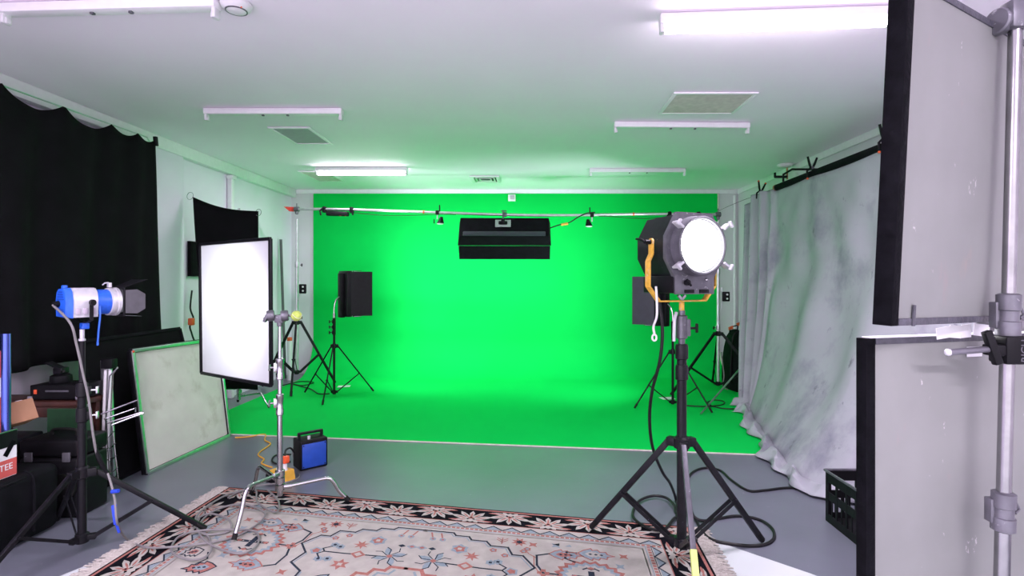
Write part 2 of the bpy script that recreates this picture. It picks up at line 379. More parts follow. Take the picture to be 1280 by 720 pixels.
# The field is lighter inside the guard stripe
def cluster(cx, cy, along, flip):     # one spiky border flower
    c_, s_ = cos(along), sin(along)
    def T(x, y): y *= flip; return (cx+x*c_-y*s_, cy+x*s_+y*c_)
    k = 0
    for x, y, a, l, w, mi in ((0, .04, -90, .115, .045, BEI), (.016, .03, -55, .11, .042, BEI), (-.016, .03, -125, .11, .042, BEI), (.025, .035, -20, .12, .040, BEI), (-.025, .035, -160, .12, .040, BEI),
                              (.025, .05, 12, .10, .034, BEI), (-.025, .05, 168, .10, .034, BEI), (.07, .06, 2, .075, .018, PNK), (-.07, .06, 178, .075, .018, PNK), (0, .04, 90, .042, .05, BEI), (.022, .05, 55, .045, .034, BEI), (-.022, .05, 125, .045, .034, BEI)):
        px_, py_ = T(x, y); leaf(px_, py_, R(a)*flip+along, l, w, mi, ZL[2]+.00003*k); k += 1
    for x, y, a, l in ((0, .02, -90, .07), (.018, .02, -52, .065), (-.018, .02, -128, .065), (.035, .032, -18, .07), (-.035, .032, -162, .07), (.035, .052, 12, .05), (-.035, .052, 168, .05)):
        px_, py_ = T(x, y); leaf(px_, py_, R(a)*flip+along, l, .013, PNK, ZL[4])
    for x, y, a in ((.011, .0, -72), (-.011, .0, -108), (.03, .02, -36), (-.03, .02, -144)):
        px_, py_ = T(x, y); leaf(px_, py_, R(a)*flip+along, .08, .008, RBK, ZL[4]+.0001)
    px_, py_ = T(0, .024); star(px_, py_, .020, .014, 5, PNK, ZL[5]); star(px_, py_, .010, .007, 4, RBK, ZL[6])
RBK = 0
nb = 13
for k in range(nb):
    u = .13+(RW-.26)*k/(nb-1)
    cluster(u, .12, 0, 1 if k % 2 else -1); cluster(u, RH_-.12, 0, -1 if k % 2 else 1)
for k in range(1, 8):
    v = .13+(RH_-.26)*k/8
    cluster(.12, v, pi/2, 1 if k % 2 else -1); cluster(RW-.12, v, pi/2, 1 if k % 2 else -1)
# guard stripe: zigzag with blue triangles and a dashed salmon band
def guard(p0, p1, inn, n):
    for k in range(n):
        def T(x, y): return (p0[0]+(p1[0]-p0[0])*(k+x)/n+inn[0]*y, p0[1]+(p1[1]-p0[1])*(k+x)/n+inn[1]*y)
        rpoly([T(.12, .052), T(.5, .018), T(.88, .052)], BLU, ZL[2])
        line([T(0, .058), T(.5, .012), T(1, .058)], .009, SLT, ZL[3])
        for q in (.05, .3, .55, .8): rpoly([T(q, .066), T(q+.17, .066), T(q+.17, .084), T(q, .084)], PNK, ZL[2])
    def S(x, y): return (p0[0]+(p1[0]-p0[0])*x+inn[0]*y, p0[1]+(p1[1]-p0[1])*x+inn[1]*y)
    line([S(0, .060), S(1, .060)], .004, SLT, ZL[2]); line([S(0, .092), S(1, .092)], .006, BLU, ZL[3])
e0, e1 = .222, RW-.222; f0, f1 = .222, RH_-.222
guard((e0, f0), (e1, f0), (0, 1), 24); guard((e0, f1), (e1, f1), (0, -1), 24); guard((e0, f0+.08), (e0, f1-.08), (1, 0), 14); guard((e1, f0+.08), (e1, f1-.08), (-1, 0), 14)
MU, MV = RW/2, RH_/2
def four(fn):
    for su in (1, -1):
        for sv in (1, -1): fn(lambda u, v: (u if su > 0 else RW-u, v if sv > 0 else RH_-v), su, sv)
def palmette(T, cx, cy, a, l, w, fill, out, core):
    ca, sa = cos(a), sin(a); P = [(0, 0), (.18, .3), (.38, .5), (.42, .34), (.56, .42), (.62, .25), (.78, .3), (.82, .1), (1, 0)]
    P += [(x, -y) for x, y in P[-2:0:-1]]
    pts = [T(cx+(x*l)*ca-(y*w)*sa, cy+(x*l)*sa+(y*w)*ca) for x, y in P]
    rpoly(pts, fill, ZL[2]); line(pts, .008, out, ZL[3], True)
    P2 = [(.2+x*.55, y*.5) for x, y in P]; rpoly([T(cx+(x*l)*ca-(y*w)*sa, cy+(x*l)*sa+(y*w)*ca) for x, y in P2], core, ZL[4])
    for q in (.35, .5, .65): x_, y_ = q*l, 0; rpoly([T(cx+x_*ca+dx, cy+x_*sa+dy) for dx, dy in ((.012, 0), (0, .009), (-.012, 0), (0, -.009))], SLT, ZL[5])
def quad(T, su, sv):
    def P(pts, mi, z): rpoly([T(*p) for p in pts], mi, z)
    def Ln(pts, w, mi, z, c=False): line([T(*p) for p in pts], w, mi, z, c)
    def D(x, y, r, mi, z=ZL[3], k=.7): P([(x-r, y), (x, y-r*k), (x+r, y), (x, y+r*k)], mi, z)
    stp = [(MU, .365), (1.43, .365), (1.41, .395), (1.33, .395), (1.31, .43), (1.22, .43), (1.19, .475), (1.09, .475), (1.06, .55), (1.0, .55), (.93, .66), (1.0, .75), (.97, .86), (1.06, .93), (1.06, MV)]
    Ln(stp, .012, SLT, ZL[3]); Ln([(a+.012, b+.014) for a, b in stp], .008, BLU, ZL[2])
    # medallion
    c = (.637, .70); n = 20
    for rr, mi, z in ((.175, PNK, ZL[2]), (.15, BLU, ZL[3]), (.125, BEI, ZL[4])):
        P([(c[0]+(rr if k % 2 else rr*.86)*1.12*cos(pi*k/n), c[1]+(rr if k % 2 else rr*.86)*sin(pi*k/n)) for k in range(2*n)], mi, z)
    P([(c[0]-.1, c[1]-.012), (c[0]+.1, c[1]-.012), (c[0]+.1, c[1]+.012), (c[0]-.1, c[1]+.012)], SLT, ZL[5])
    P([(c[0]-.016, c[1]-.06), (c[0]+.016, c[1]-.06), (c[0]+.016, c[1]+.06), (c[0]-.016, c[1]+.06)], SLT, ZL[6])
    for k in range(4): D(c[0]+(.085, -.085, 0, 0)[k], c[1]+(0, 0, .09, -.09)[k], .02, PNK, ZL[7])
    for q in (-.06, -.02, .02, .06): D(c[0]+q, c[1], .006, BEI, ZL[7], 1)
    for q in (-1, 1): Ln([(c[0]-.04, c[1]+q*.075), (c[0]-.02, c[1]+q*.09), (c[0], c[1]+q*.078), (c[0]+.02, c[1]+q*.09), (c[0]+.04, c[1]+q*.075)], .010, SLT, ZL[5])
    # stems and palmettes around it
    Ln([(.81, .70), (.885, .70), (.92, .63), (.925, .53), (.86, .5)], .012, SLT, ZL[3]); Ln([(.885, .715), (.91, .80), (.90, .9), (.84, .93)], .012, SLT, ZL[3]); Ln([(.83, .712), (.9, .716), (.935, .64), (.94, .54)], .006, PNK, ZL[2])
    for dx, dy in ((-.02, 0), (.02, 0), (0, .022), (0, -.022)): star(*T(.885+dx, .70+dy), .018, .012, 4, PNK, ZL[4])
    palmette(T, .70, .46, pi, .20, .13, BLU, PNK, BEI); palmette(T, .86, .50, pi*1.02, .19, .11, BLU, PNK, PNK); palmette(T, .84, .93, pi, .20, .12, BLU, PNK, PNK); palmette(T, .60, .98, pi*.9, .18, .12, PNK, SLT, BLU)
    Ln([(.70, .46), (.76, .46), (.77, .53), (.72, .56)], .012, SLT, ZL[3])
    Ln([(.46, .86), (.50, .92), (.47, .99)], .009, SLT, ZL[3]); palmette(T, .42, .84, pi*.8, .12, .11, BEI, SLT, PNK)
    for x, y in ((.45, .45), (.82, .40), (.95, .415), (.48, .56), (.56, .87), (.74, .87), (.97, .96), (.40, .70)): star(*T(x, y), .034, .014, 4, BLU if (x*100) % 2 < 1 else PNK, ZL[3])
    star(*T(1.03, .40), .05, .026, 8, PNK, ZL[2]); star(*T(1.03, .40), .022, .014, 6, SLT, ZL[3])
    P([(.80, .37), (.84, .39), (.80, .40)], SLT, ZL[3]); P([(.74, .375), (.77, .40), (.73, .40)], BLU, ZL[3])
    for x, y in ((1.10, .565), (1.17, .52), (.98, .47), (1.0, .50)): star(*T(x, y), .024, .018, 5, PNK, ZL[2]); star(*T(x, y), .012, .008, 4, BLU, ZL[3])
    Ln([(.925, .56), (.97, .52), (.99, .48)], .006, PNK, ZL[2])
    # inner field flowers
    Ln([(1.10, .72), (1.22, .72), (1.30, .715), (1.43, .71)], .011, SLT, ZL[3]); D(1.30, .715, .045, PNK, ZL[4], .9); D(1.30, .715, .024, BEI, ZL[5], .9)
    for a in (0, 1, 2, 3, 4, 5, 6, 7):
        leaf(*T(1.48, .70), (R(45*a+22) if su > 0 else pi-R(45*a+22))*(1 if sv > 0 else -1), .085, .045, BLU if a % 2 else BEI, ZL[3]+.00004*a, .012)
        q = R(45*a+22); Ln([(1.48+.02*cos(q), .70+.02*sin(q)), (1.48+.07*cos(q+.25), .70+.07*sin(q+.25)), (1.48+.098*cos(q), .70+.098*sin(q))], .006, SLT, ZL[5])
    star(*T(1.48, .70), .02, .014, 6, PNK, ZL[6])
    Ln([(1.10, .72), (1.08, .69), (1.12, .66)], .009, SLT, ZL[3]); Ln([(1.10, .72), (1.07, .75), (1.10, .79)], .009, SLT, ZL[3])
    for x, y in ((1.13, .64), (1.17, .655), (1.10, .80), (1.15, .79)): star(*T(x, y), .03, .022, 6, BLU, ZL[3]); star(*T(x, y), .012, .009, 4, SLT, ZL[4])
    star(*T(1.05, .72), .04, .03, 5, BLU, ZL[2]); star(*T(1.05, .72), .026, .018, 5, PNK, ZL[4])
    star(*T(1.24, .83), .055, .028, 6, PNK, ZL[3]); star(*T(1.24, .83), .02, .012, 4, BEI, ZL[4]); star(*T(1.28, .61), .05, .02, 7, PNK, ZL[2])
    star(*T(1.36, .545), .055, .042, 6, BLU, ZL[3]); star(*T(1.36, .545), .038, .026, 5, PNK, ZL[4]); star(*T(1.36, .545), .016, .012, 4, BEI, ZL[5])
    for k, x in enumerate((1.50, 1.56)):
        Ln([(x, .39), (x-.02, .455)], .010, PNK, ZL[2]); star(*T(x-.022, .462), .022, .018, 6, BLU, ZL[3]); star(*T(x-.022, .462), .01, .008, 4, PNK, ZL[4])
    D(1.575, .575, .034, BLU, ZL[3]); D(1.575, .575, .018, PNK, ZL[4]); D(1.515, .575, .024, SLT, ZL[3])
    # centre star steps
    q = [(MU, .80), (1.52, .80), (1.50, .84), (1.44, .84), (1.42, .89), (1.36, .89), (1.33, .97), (1.28, .97), (1.25, MV)]
    Ln(q, .022, PNK, ZL[2]); Ln([(a+.03, b+.03) for a, b in q[1:]], .014, BLU, ZL[3])
    star(*T(1.50, 1.0), .09, .05, 8, PNK, ZL[3]); star(*T(1.50, 1.0), .05, .03, 8, SLT, ZL[4])
    palmette(T, 1.14, .98, .3, .18, .14, BLU, SLT, PNK)
    Ln([(1.13, .44), (1.13, .37)], .006, PNK, ZL[3])
    for q_ in (0, 1): Ln([(1.13, .42-.02*q_), (1.10, .395-.02*q_)], .006, PNK, ZL[3]); Ln([(1.13, .42-.02*q_), (1.16, .395-.02*q_)], .006, PNK, ZL[3])
four(quad)
rug = thing('area_rug', 'patterned beige oriental rug with black floral border under the light stands', 'rug', (rp(RW/2, RH_/2)))
rugb.build('pile', [RBLK, RBEI, RPNK, RBLU, RSLT], rug, world=True, flat=True)
for side in (0, 1):
    m = MB(); n = 260
    for k in range(n):
        v = RH_*(k+random.random()*.8)/n; u = 0.002 if side == 0 else RW-.002; s_ = -1 if side == 0 else 1
        L = .085+random.random()*.035; j = random.uniform(-.025, .025); w = .0055
        a, b = rp(u, v, .007), rp(u+s_*L, v+j, .004); c = rp(u+s_*L*.5, v+j*.2, .010+random.random()*.004)
        m.tube([a, c, b], [w*.9, w, w*.6], 4)
    m.build('fringe', RFRI, rug, world=True)
m = MB(); zz = .002
m.prism([(-3.0, 1.5), (-3.0, -2.45), (2.75, -2.45), (2.75, 1.5), (1.43, 2.81), (1.02, 3.2), (.6, 3.22), (-2.0, 3.2), (-2.22, 3.03), (-2.33, 2.89)], (0, 0, .0003), (1, 0, 0), (0, 1, 0), .0006)
single(m, 'floor_sheet', VSHEET, 'smooth white vinyl sheet on the floor under the rug, showing at both front corners', 'floor sheet', (0, 2.3, 0))

# ------------------------------------------------------------------ stands
def tripod(name, label, loc, rz, R_, hub, collar, top, cr, lw, foot_z=(0, 0, 0), group=None, mc=BLK, ml=None, risers=2, rise_m=None, brace_t=.55, knob_side=-1, hub_r=.045, collars_z=None, round_legs=False, col_m=None, knob_m=None):
    t = thing(name, label, 'light stand', loc, rz, group); ml = ml or [mc]*3
    cz = collars_z or []
    bot = collar-.03; first = cz[-1] if cz else top
    MB().cyl((0, 0, bot), (0, 0, first), cr).build('column', col_m or mc, t)
    zs = sorted(cz)+[top]
    if cz:
        for i in range(len(zs)-1):
            r = cr*(.82-.14*i); MB().cyl((0, 0, zs[i]-.02), (0, 0, zs[i+1]), r).build('riser', rise_m or mc, t)
        for i, z in enumerate(zs[:-1]):
            m = MB(); m.lathe([(cr*1.1, -.06), (cr*1.32, -.055), (cr*1.32, .01), (cr*1.2, .02), (cr*.9, .022)], (0, 0, z)); m.box((knob_side*cr*1.3, 0, z-.025), (cr*1.2, cr*1.1, .045), bev=.003)
            cl = m.build('collar', col_m or mc, t)
            m = MB(); m.cyl((knob_side*cr*1.6, 0, z-.025), (knob_side*(cr*1.6+.03), 0, z-.025), .005, seg=8); m.box((knob_side*(cr*1.6+.036), 0, z-.025), (.012, .022, .042), bev=.004); m.build('knob', knob_m or mc, cl)
    m = MB(); m.lathe([(cr*1.25, -.035), (cr*1.6, -.03), (cr*1.6, .02), (cr*1.2, .03)], (0, 0, hub))
    for k in range(3):
        a = k*2*pi/3; m.box((hub_r*.8*cos(a), hub_r*.8*sin(a), hub-.005), (hub_r*1.3, lw*1.7, .045), Matrix.Rotation(a, 3, 'Z'), .003)
    m.build('leg_bracket', mc, t)
    m = MB(); m.lathe([(cr*1.2, -.03), (cr*1.55, -.025), (cr*1.55, .02), (cr*1.2, .025)], (0, 0, collar))
    for k in range(3):
        a = k*2*pi/3; m.box((hub_r*.75*cos(a), hub_r*.75*sin(a), collar), (hub_r*1.1, lw*1.5, .03), Matrix.Rotation(a, 3, 'Z'), .003)
    m.build('brace_collar', mc, t)
    for k in range(3):
        a = k*2*pi/3; d = V((cos(a), sin(a), 0)); A = d*hub_r*1.25+V((0, 0, hub)); B = d*R_+V((0, 0, foot_z[k]+lw*.75))
        m = MB()
        if round_legs: m.cyl(A, B, lw*.5, seg=10)
        else: m.bar(A, B, lw, lw*1.25, bev=lw*.15)
        lg = m.build('leg', ml[k], t)
        m = MB(); e = (B-A).normalized(); m.cyl(B-e*.06, B+e*lw*.05, lw*.68, lw*.62, 10); m.build('rubber_foot', RUB, lg)
        C = A.lerp(B, brace_t); D_ = d*hub_r*1.1+V((0, 0, collar)); side = V((-sin(a), cos(a), 0))*lw*.62
        m = MB()
        if round_legs: m.bar(D_, C, lw*.5, lw*.7)
        else: m.bar(D_+side, C+side, lw*.25, lw*.8, up=(0, 0, 1)); m.bar(D_-side, C-side, lw*.25, lw*.8)
        m.cyl(C-side*1.5, C+side*1.5, lw*.28, seg=8); m.build('brace', mc, t)
    return t

def c_stand(label, base, rz, Rr, top, group=None, m_=CHR, collars=(), tipx=0, cr=.0175, foot_z=(0, 0, 0)):
    t = thing('c_stand', label, 'stand', base, rz, group)
    MB().cyl((0, 0, .10), (0, 0, collars[0] if collars else top), cr).build('column', m_, t)
    zs = list(collars)+[top]
    for i in range(len(collars)):
        MB().cyl((0, 0, zs[i]-.02), (0, 0, zs[i+1]), cr*(.8-.14*i)).build('riser', m_, t)
        z = zs[i]; m = MB(); m.lathe([(cr*1.05, -.10), (cr*1.4, -.095), (cr*1.4, -.06), (cr*1.2, -.055), (cr*1.2, 0), (cr*1.4, .005), (cr*1.4, .035), (cr*.8, .04)], (0, 0, z)); m.box((-cr*1.5, 0, z-.02), (cr*1.2, cr*1.3, .06), bev=.003); cl = m.build('collar', m_, t)
        m = MB(); m.cyl((-cr*1.8, 0, z-.02), (-cr*1.8-.03, 0, z-.02), .006, seg=8); m.tube([(-cr*1.8-.03, -.018, z-.035), (-cr*1.8-.03, 0, z-.02), (-cr*1.8-.03, .018, z-.005)], .007, 8); m.build('knob', m_, cl)
    for k in range(3):
        a = k*2*pi/3; d = V((cos(a), sin(a), 0)); zz = .155+.045*k
        m = MB(); m.lathe([(cr*1.1, -.02), (cr*1.7, -.018), (cr*1.7, .018), (cr*1.1, .02)], (0, 0, zz)); m.cyl(d*cr*1.4+V((0, 0, zz)), d*.07+V((0, 0, zz)), .017); m.build('leg_sleeve', m_, t)
        P = [d*.065+V((0, 0, zz)), d*Rr*.55+V((0, 0, zz+.018)), d*Rr*.70+V((0, 0, zz+.02)), d*Rr*.78+V((0, 0, zz-.01)), d*Rr*.86+V((0, 0, (zz-.02)*.62)), d*Rr+V((0, 0, foot_z[k]+.014))]
        lg = MB().tube(spline(P, 5), .0125, 10).build('leg', m_, t)
        e = (P[-1]-P[-2]).normalized(); MB().cyl(P[-1]-e*.03, P[-1]+e*.004, .015, seg=10).build('rubber_foot', RUB, lg)
    return t

# --- big stand with the large lit fresnel
HX, HY = .815, 2.9
HMI = tripod('light_stand', 'heavy black light stand under the big lit lamp, lime tape on one grey leg', (HX, HY, .016), R(262), .56, .63, .10, 1.33, .026, .026, foot_z=(0, -.014, 0), mc=BLKG, ml=[GREYM, BLKG, BLKG], collars_z=[1.02, 1.13], rise_m=GREYM, hub_r=.055, brace_t=.58)
leg0 = [c for c in HMI.children if c.name.startswith('leg') and not c.name.startswith('leg_')][0]; leg0['label'] = 'worn grey leg'
A = V((.055*1.25, 0, .63)); B = V((.56, 0, .02)); m = MB(); m.bar(A.lerp(B, .64), A.lerp(B, .97), .029, .035); tp = m.build('tape', TAPEY, leg0); tp['label'] = 'lime green tape'
m = MB(); m.lathe([(.024, 1.18), (.03, 1.185), (.03, 1.30), (.024, 1.305)], (0, 0, 0)); m.box((0, .03, 1.24), (.03, .03, .09), bev=.004); q = m.build('spigot_receiver', GREYM, HMI)
m = MB(); m.tube(spline([(.02, -.03, 1.32), (.035, -.04, 1.29), (.042, -.044, 1.25), (.042, -.046, 1.17)], 6), .009, 8); m.build('lever', SILV, q)
m = MB(); m.cyl((0, .03, 1.235), (-.02, .075, 1.235), .007, seg=8); m.box((-.024, .082, 1.235), (.012, .016, .05), bev=.004); m.build('knob', BLK, q)

LD = thing('fresnel_light', 'big black fresnel film lamp, lit, with dented yellow yoke on the heavy stand', 'studio light', (HX, HY, 1.675), R(-157))
def octa(rx, rz, ch=.42): c = 1-ch*1.0; return [(rx, rz*c*.55), (rx*.62, rz), (-rx*.62, rz), (-rx, rz*c*.55), (-rx, -rz*c*.55), (-rx*.62, -rz), (rx*.62, -rz), (rx, -rz*c*.55)]
oc = octa(.17, .17)
m = MB(); m.loft([(x*.96, -.27, z*.97) for x, z in oc], [(x, -.02, z) for x, z in oc]); m.build('housing', BLKG, LD)
m = MB()
for i in range(3):
    for j in (-1, 1): m.box((j*.05, -.21+.075*i, .168), (.06, .035, .008), bev=.002)
m.build('vent_slots', VENTD, LD)
m = MB(); m.loft([(x*1.06, -.02, z*1.06) for x, z in oc], [(x*1.06, .005, z*1.06) for x, z in oc]); m.build('front_flange', GREYM, LD)
m = MB(); m.box((0, -.135, -.19), (.26, .26, .09), bev=.006); m.build('base_box', BLK, LD)
m = MB(); m.box((0, .0, -.19), (.25, .015, .10), bev=.004); fp = m.build('switch_plate', GREYM, LD)
m = MB(); m.cyl((.06, .008, -.18), (.06, .03, -.18), .014); m.box((.06, .032, -.18), (.01, .01, .045), Matrix.Rotation(R(40), 3, 'Y'), .002); m.build('focus_knob', BLK, fp)
m = MB(); m.box((-.055, .010, -.225), (.06, .008, .018), bev=.002); m.box((.04, .010, -.225), (.06, .008, .018), bev=.002); m.build('latch', BLK, fp)
m = MB(); m.sphere((-.07, .010, -.165), .009, 10); m.build('screw', CHR, fp)
m = MB(); m.lathe([(.155, 0), (.153, .015), (.148, .05), (.150, .062), (.142, .066), (.137, .062), (.133, .02)], (0, .005, .008), (0, 1, 0), 40); m.build('lens_ring', GREYM, LD)
m = MB(); m.lathe([(.130, 0), (.128, .008), (.11, .022), (.08, .034), (.04, .040), (.005, .042)], (0, .045, .008), (0, 1, 0), 40); m.build('lens', LENSON, LD)
for a in (35, 145, 215, 325):
    m = MB(); ca, sa = cos(R(a)), sin(R(a)); m.box((.182*ca, .06, .008+.175*sa), (.05, .045, .012), Matrix.Rotation(-R(a), 3, 'Y'), .003); m.box((.20*ca, .085, .008+.192*sa), (.012, .02, .035), Matrix.Rotation(-R(a), 3, 'Y'), .003); m.build('filter_clip', SILV, LD)
m = MB(); m.box((-.155, -.14, -.175), (.03, .10, .06), bev=.004); m.box((-.173, -.18, -.19), (.006, .03, .02)); m.build('connector_plate', GREYM, LD)
yk = [(-.195, .03), (-.195, -.03), (-.215, -.07), (-.215, -.20), (-.15, -.278), (.15, -.278), (.215, -.20), (.215, -.07), (.195, -.03), (.195, .03)]
m = MB()
for a, b in zip(yk, yk[1:]): m.bar((a[0], -.10, a[1]), (b[0], -.10, b[1]), .04, .008, up=(0, 1, 0) if False else (abs(b[1]-a[1])+.001, 0, abs(b[0]-a[0])+.001), bev=.001)
for s_ in (-1, 1): m.cyl((s_*.19, -.10, .03), (s_*.20, -.10, .03), .02)
m.cyl((0, -.10, -.355), (0, -.10, -.275), .014); yoke = m.build('yoke', GOLD, LD); yoke['label'] = 'chipped yellow yoke'
m = MB(); m.cyl((.20, -.10, .03), (.235, -.10, .03), .012); m.tube([(.232, -.10, .03), (.240, -.13, .045), (.240, -.17, .05)], [.008, .008, .006], 8); m.build('tilt_lever', BLK, yoke)
m = MB(); m.cyl((-.20, -.10, .03), (-.235, -.10, .03), .012); m.tube([(-.232, -.10, .03), (-.24, -.13, .03), (-.24, -.17, .04)], [.008, .008, .006], 8); m.build('tilt_lever', BLK, yoke)
m = MB()
for q in (-.022, .022): m.bar((0, -.10, -.272), (q, -.10, -.248), .012, .012)
m.build('wing_nut', SILV, yoke)
MLD = LD.matrix_basis
LD.location = V((HX, HY, 1.675))-(MLD.to_3x3() @ V((0, -.10, 0)))       # yoke pin over the stand

# --- blue fresnel on the left stand
SX, SY = -2.48, 3.02
BST = tripod('light_stand', 'black light stand under the small blue lamp in front of the black curtain', (SX, SY, 0), R(21), .60, .445, .08, 1.17, .021, .021, foot_z=(.016, 0, 0), mc=BLK, collars_z=[.78, .92], rise_m=BLK, brace_t=.5, hub_r=.05, knob_side=1, knob_m=CHR)
m = MB(); m.cyl((0, 0, 1.12), (0, 0, 1.235), .011); m.lathe([(.012, 0), (.016, .002), (.016, .012), (.012, .014)], (0, 0, 1.17)); m.build('spigot', SILV, BST)
fd = V((.5, .87, 0)); BL = thing('fresnel_light', 'small blue and silver fresnel lamp with grey barn doors, on the left stand', 'studio light', (SX+.015, SY+.02, 1.385), math.atan2(fd.y, fd.x)-pi/2); BL.scale = (.95, .74, .95)
def ell(rx, rz, n=20, cz=0): return [(rx*cos(2*pi*k/n), rz*sin(2*pi*k/n)+cz) for k in range(n)]
body = [(.062, -.085), (.068, .01), (.055, .06), (.03, .082), (-.03, .082), (-.055, .06), (-.068, .01), (-.062, -.085)]
m = MB(); m.loft([(x*.97, -.125, z) for x, z in body], [(x, .035, z) for x, z in body]); m.build('housing', SILV, BL)
m = MB()
for k in range(3): m.box((0, -.085+.05*k, .083), (.05, .03, .004), bev=.001)
for s_ in (-1, 1):
    for k in range(3): m.box((s_*.066, -.09+.045*k, -.05+.0*k), (.004, .03, .035), bev=.001)
m.build('vent_slots', VENTG, BL)
cap = [(x*1.04, z*1.04) for x, z in body]
m = MB(); m.loft([(x*.9, -.165, z*.9+.002) for x, z in cap], [(x, -.12, z) for x, z in cap]); m.box((0, -.142, .088), (.03, .03, .025), bev=.006); rc = m.build('rear_cap', BLUE, BL); rc['label'] = 'blue rear cap'
m = MB()
for k in range(4): m.box((0, -.166, .03-.0+.014*k-.01), (.085-.012*k, .006, .006))
for k in range(4): m.box((-.03+.02*k, -.164, -.055), (.007, .006, .04))
m.build('louvres', BLUED, rc)
m = MB(); m.cyl((-.02, -.165, -.005), (-.02, -.20, -.012), .018); m.build('cable_gland', BPL, rc)
m = MB(); m.lathe([(.060, 0), (.072, .006), (.074, .05), (.074, .10), (.070, .105)], (0, .03, 0), (0, 1, 0), 28); q = m.build('lens_barrel', BLUE, BL); q['label'] = 'blue lens barrel'
m = MB(); m.lathe([(.076, 0), (.083, .004), (.083, .025), (.079, .028), (.079, .04), (.086, .044), (.086, .062), (.078, .066)], (0, .122, 0), (0, 1, 0), 28); m.build('accessory_ring', SILV, BL)
m = MB(); m.lathe([(.07, 0), (.05, .008), (.02, .013), (.003, .014)], (0, .175, 0), (0, 1, 0), 24); m.build('lens', LENSON, BL)
m = MB()
for a, b in (((0, .195, .083), (.17, .012, .012)), ((0, .195, -.083), (.17, .012, .012)), ((.083, .195, 0), (.012, .012, .17)), ((-.083, .195, 0), (.012, .012, .17))): m.box(a, b, bev=.002)
bd = m.build('barn_door_frame', BLK, BL)
def door(nm, M4, w0, w1, L):
    m = MB(); m.prism([(-w0, 0), (w0, 0), (w0*1.05, L*.6), (w1, L), (-w1, L), (-w0*1.05, L*.6)], (0, 0, -.0008), (1, 0, 0), (0, 1, 0), .0016); return m.build(nm, BLK if nm == 'top_leaf' else GREYM if nm == 'bottom_leaf' else VDG, bd, M=M4)
VDG = mat('barn_door_grey', (.06, .06, .07), .5, var=.15)
for nm, ang, axis, off, w0, w1 in (('side_leaf', 10, 'Z', (.085, .2, 0), .07, .045), ('side_leaf', -10, 'Z', (-.085, .2, 0), .07, .045)):
    M4 = Matrix.Translation(V(off)) @ Matrix.Rotation(R(-ang), 4, 'Z') @ Matrix.Rotation(R(90), 4, 'Y'); door(nm, M4, w0, w1, .13)
door('top_leaf', Matrix.Translation(V((0, .2, .085))) @ Matrix.Rotation(R(18), 4, 'X'), .08, .10, .16)
door('bottom_leaf', Matrix.Translation(V((0, .2, -.085))) @ Matrix.Rotation(R(-4), 4, 'X'), .08, .06, .13)
yk = [(-.088, .0), (-.088, -.10), (-.03, -.118), (.03, -.118), (.088, -.10), (.088, 0)]
m = MB()
for a, b in zip(yk, yk[1:]): m.bar((a[0], -.02, a[1]), (b[0], -.02, b[1]), .024, .006, up=(abs(b[1]-a[1])+.001, 0, abs(b[0]-a[0])+.001))
yk_ = m.build('yoke', BLK, BL)
m = MB(); m.cyl((.09, -.02, 0), (.115, -.02, 0), .018); m.cyl((-.09, -.02, 0), (-.10, -.02, 0), .014); m.build('tilt_knob', BPL, yk_)
m = MB(); m.box((0, -.02, -.138), (.045, .045, .036), bev=.005); m.cyl((.0, -.04, -.142), (.06, -.06, -.142), .005, seg=8); q = m.build('spigot_clamp', BLUE, BL); q['label'] = 'blue spigot clamp'
m = MB(); m.box((0, .14, .10), (.03, .02, .03), bev=.003); m.tube([(0, .135, .115), (-.02, .12, .112), (-.03, .11, .10)], .004, 6); m.build('top_latch', SILV, BL)
m = MB(); m.tube(spline([(.095, .03, -.02), (.10, .028, -.08), (.096, .022, -.15), (.09, .018, -.23)], 6), .006, 8); m.cyl((.09, .018, -.23), (.09, .018, -.25), .007, seg=8); m.build('safety_cable', BLUE, BL)

# --- C stand in the middle with the glowing diffusion panel
CS = c_stand('chrome C-stand with bent legs on the rug, holding the glowing white panel', (-1.61, 3.52, .016), R(20), .42, 1.245, collars=(.72, .95), foot_z=(0, 0, 0))
def L2(o, p): return o.matrix_basis.inverted() @ V(p)
m = MB(); top = V((-1.61, 3.52, 1.275))
for dx in (-.045, .045):
    m.lathe([(.0, -.022), (.032, -.022), (.036, -.012), (.036, .012), (.032, .022), (0, .022)], top+V((dx-.01, -.01, .005)), (0.9, .35, .1), 20)
m.box(top+V((0, 0, -.015)), (.06, .04, .05), bev=.006); m.lathe([(.014, 0), (.018, .004), (.018, .03), (.014, .034)], top+V((0, 0, -.065)))
m.box(top+V((-.08, -.02, -.01)), (.02, .03, .055), Matrix.Rotation(R(25), 3, 'Y'), .006); gh = m.build('grip_head', GREYM, CS, world=True)
m = MB(); m.tube([top+V((-.11, .015, -.015)), top+V((.03, -.015, .01)), top+V((.085, -.02, .006))], .008, 8); m.build('grip_arm', CHR, CS, world=True)
m = MB(); m.sphere(top+V((.115, -.02, .004)), .0335, 24); tb = m.build('tennis_ball', TENN, CS, world=True); tb['label'] = 'yellow-green tennis ball cap'
m = MB(); c = top+V((.115, -.02, .004)); m.tube([c+V((.0335*cos(a)*cos(.45*sin(2*a)), .0335*sin(a)*cos(.45*sin(2*a)), .0335*sin(.45*sin(2*a)))) for a in [2*pi*k/40 for k in range(40)]], .0012, 6, closed=True); m.build('seam', WHT, tb, world=True)

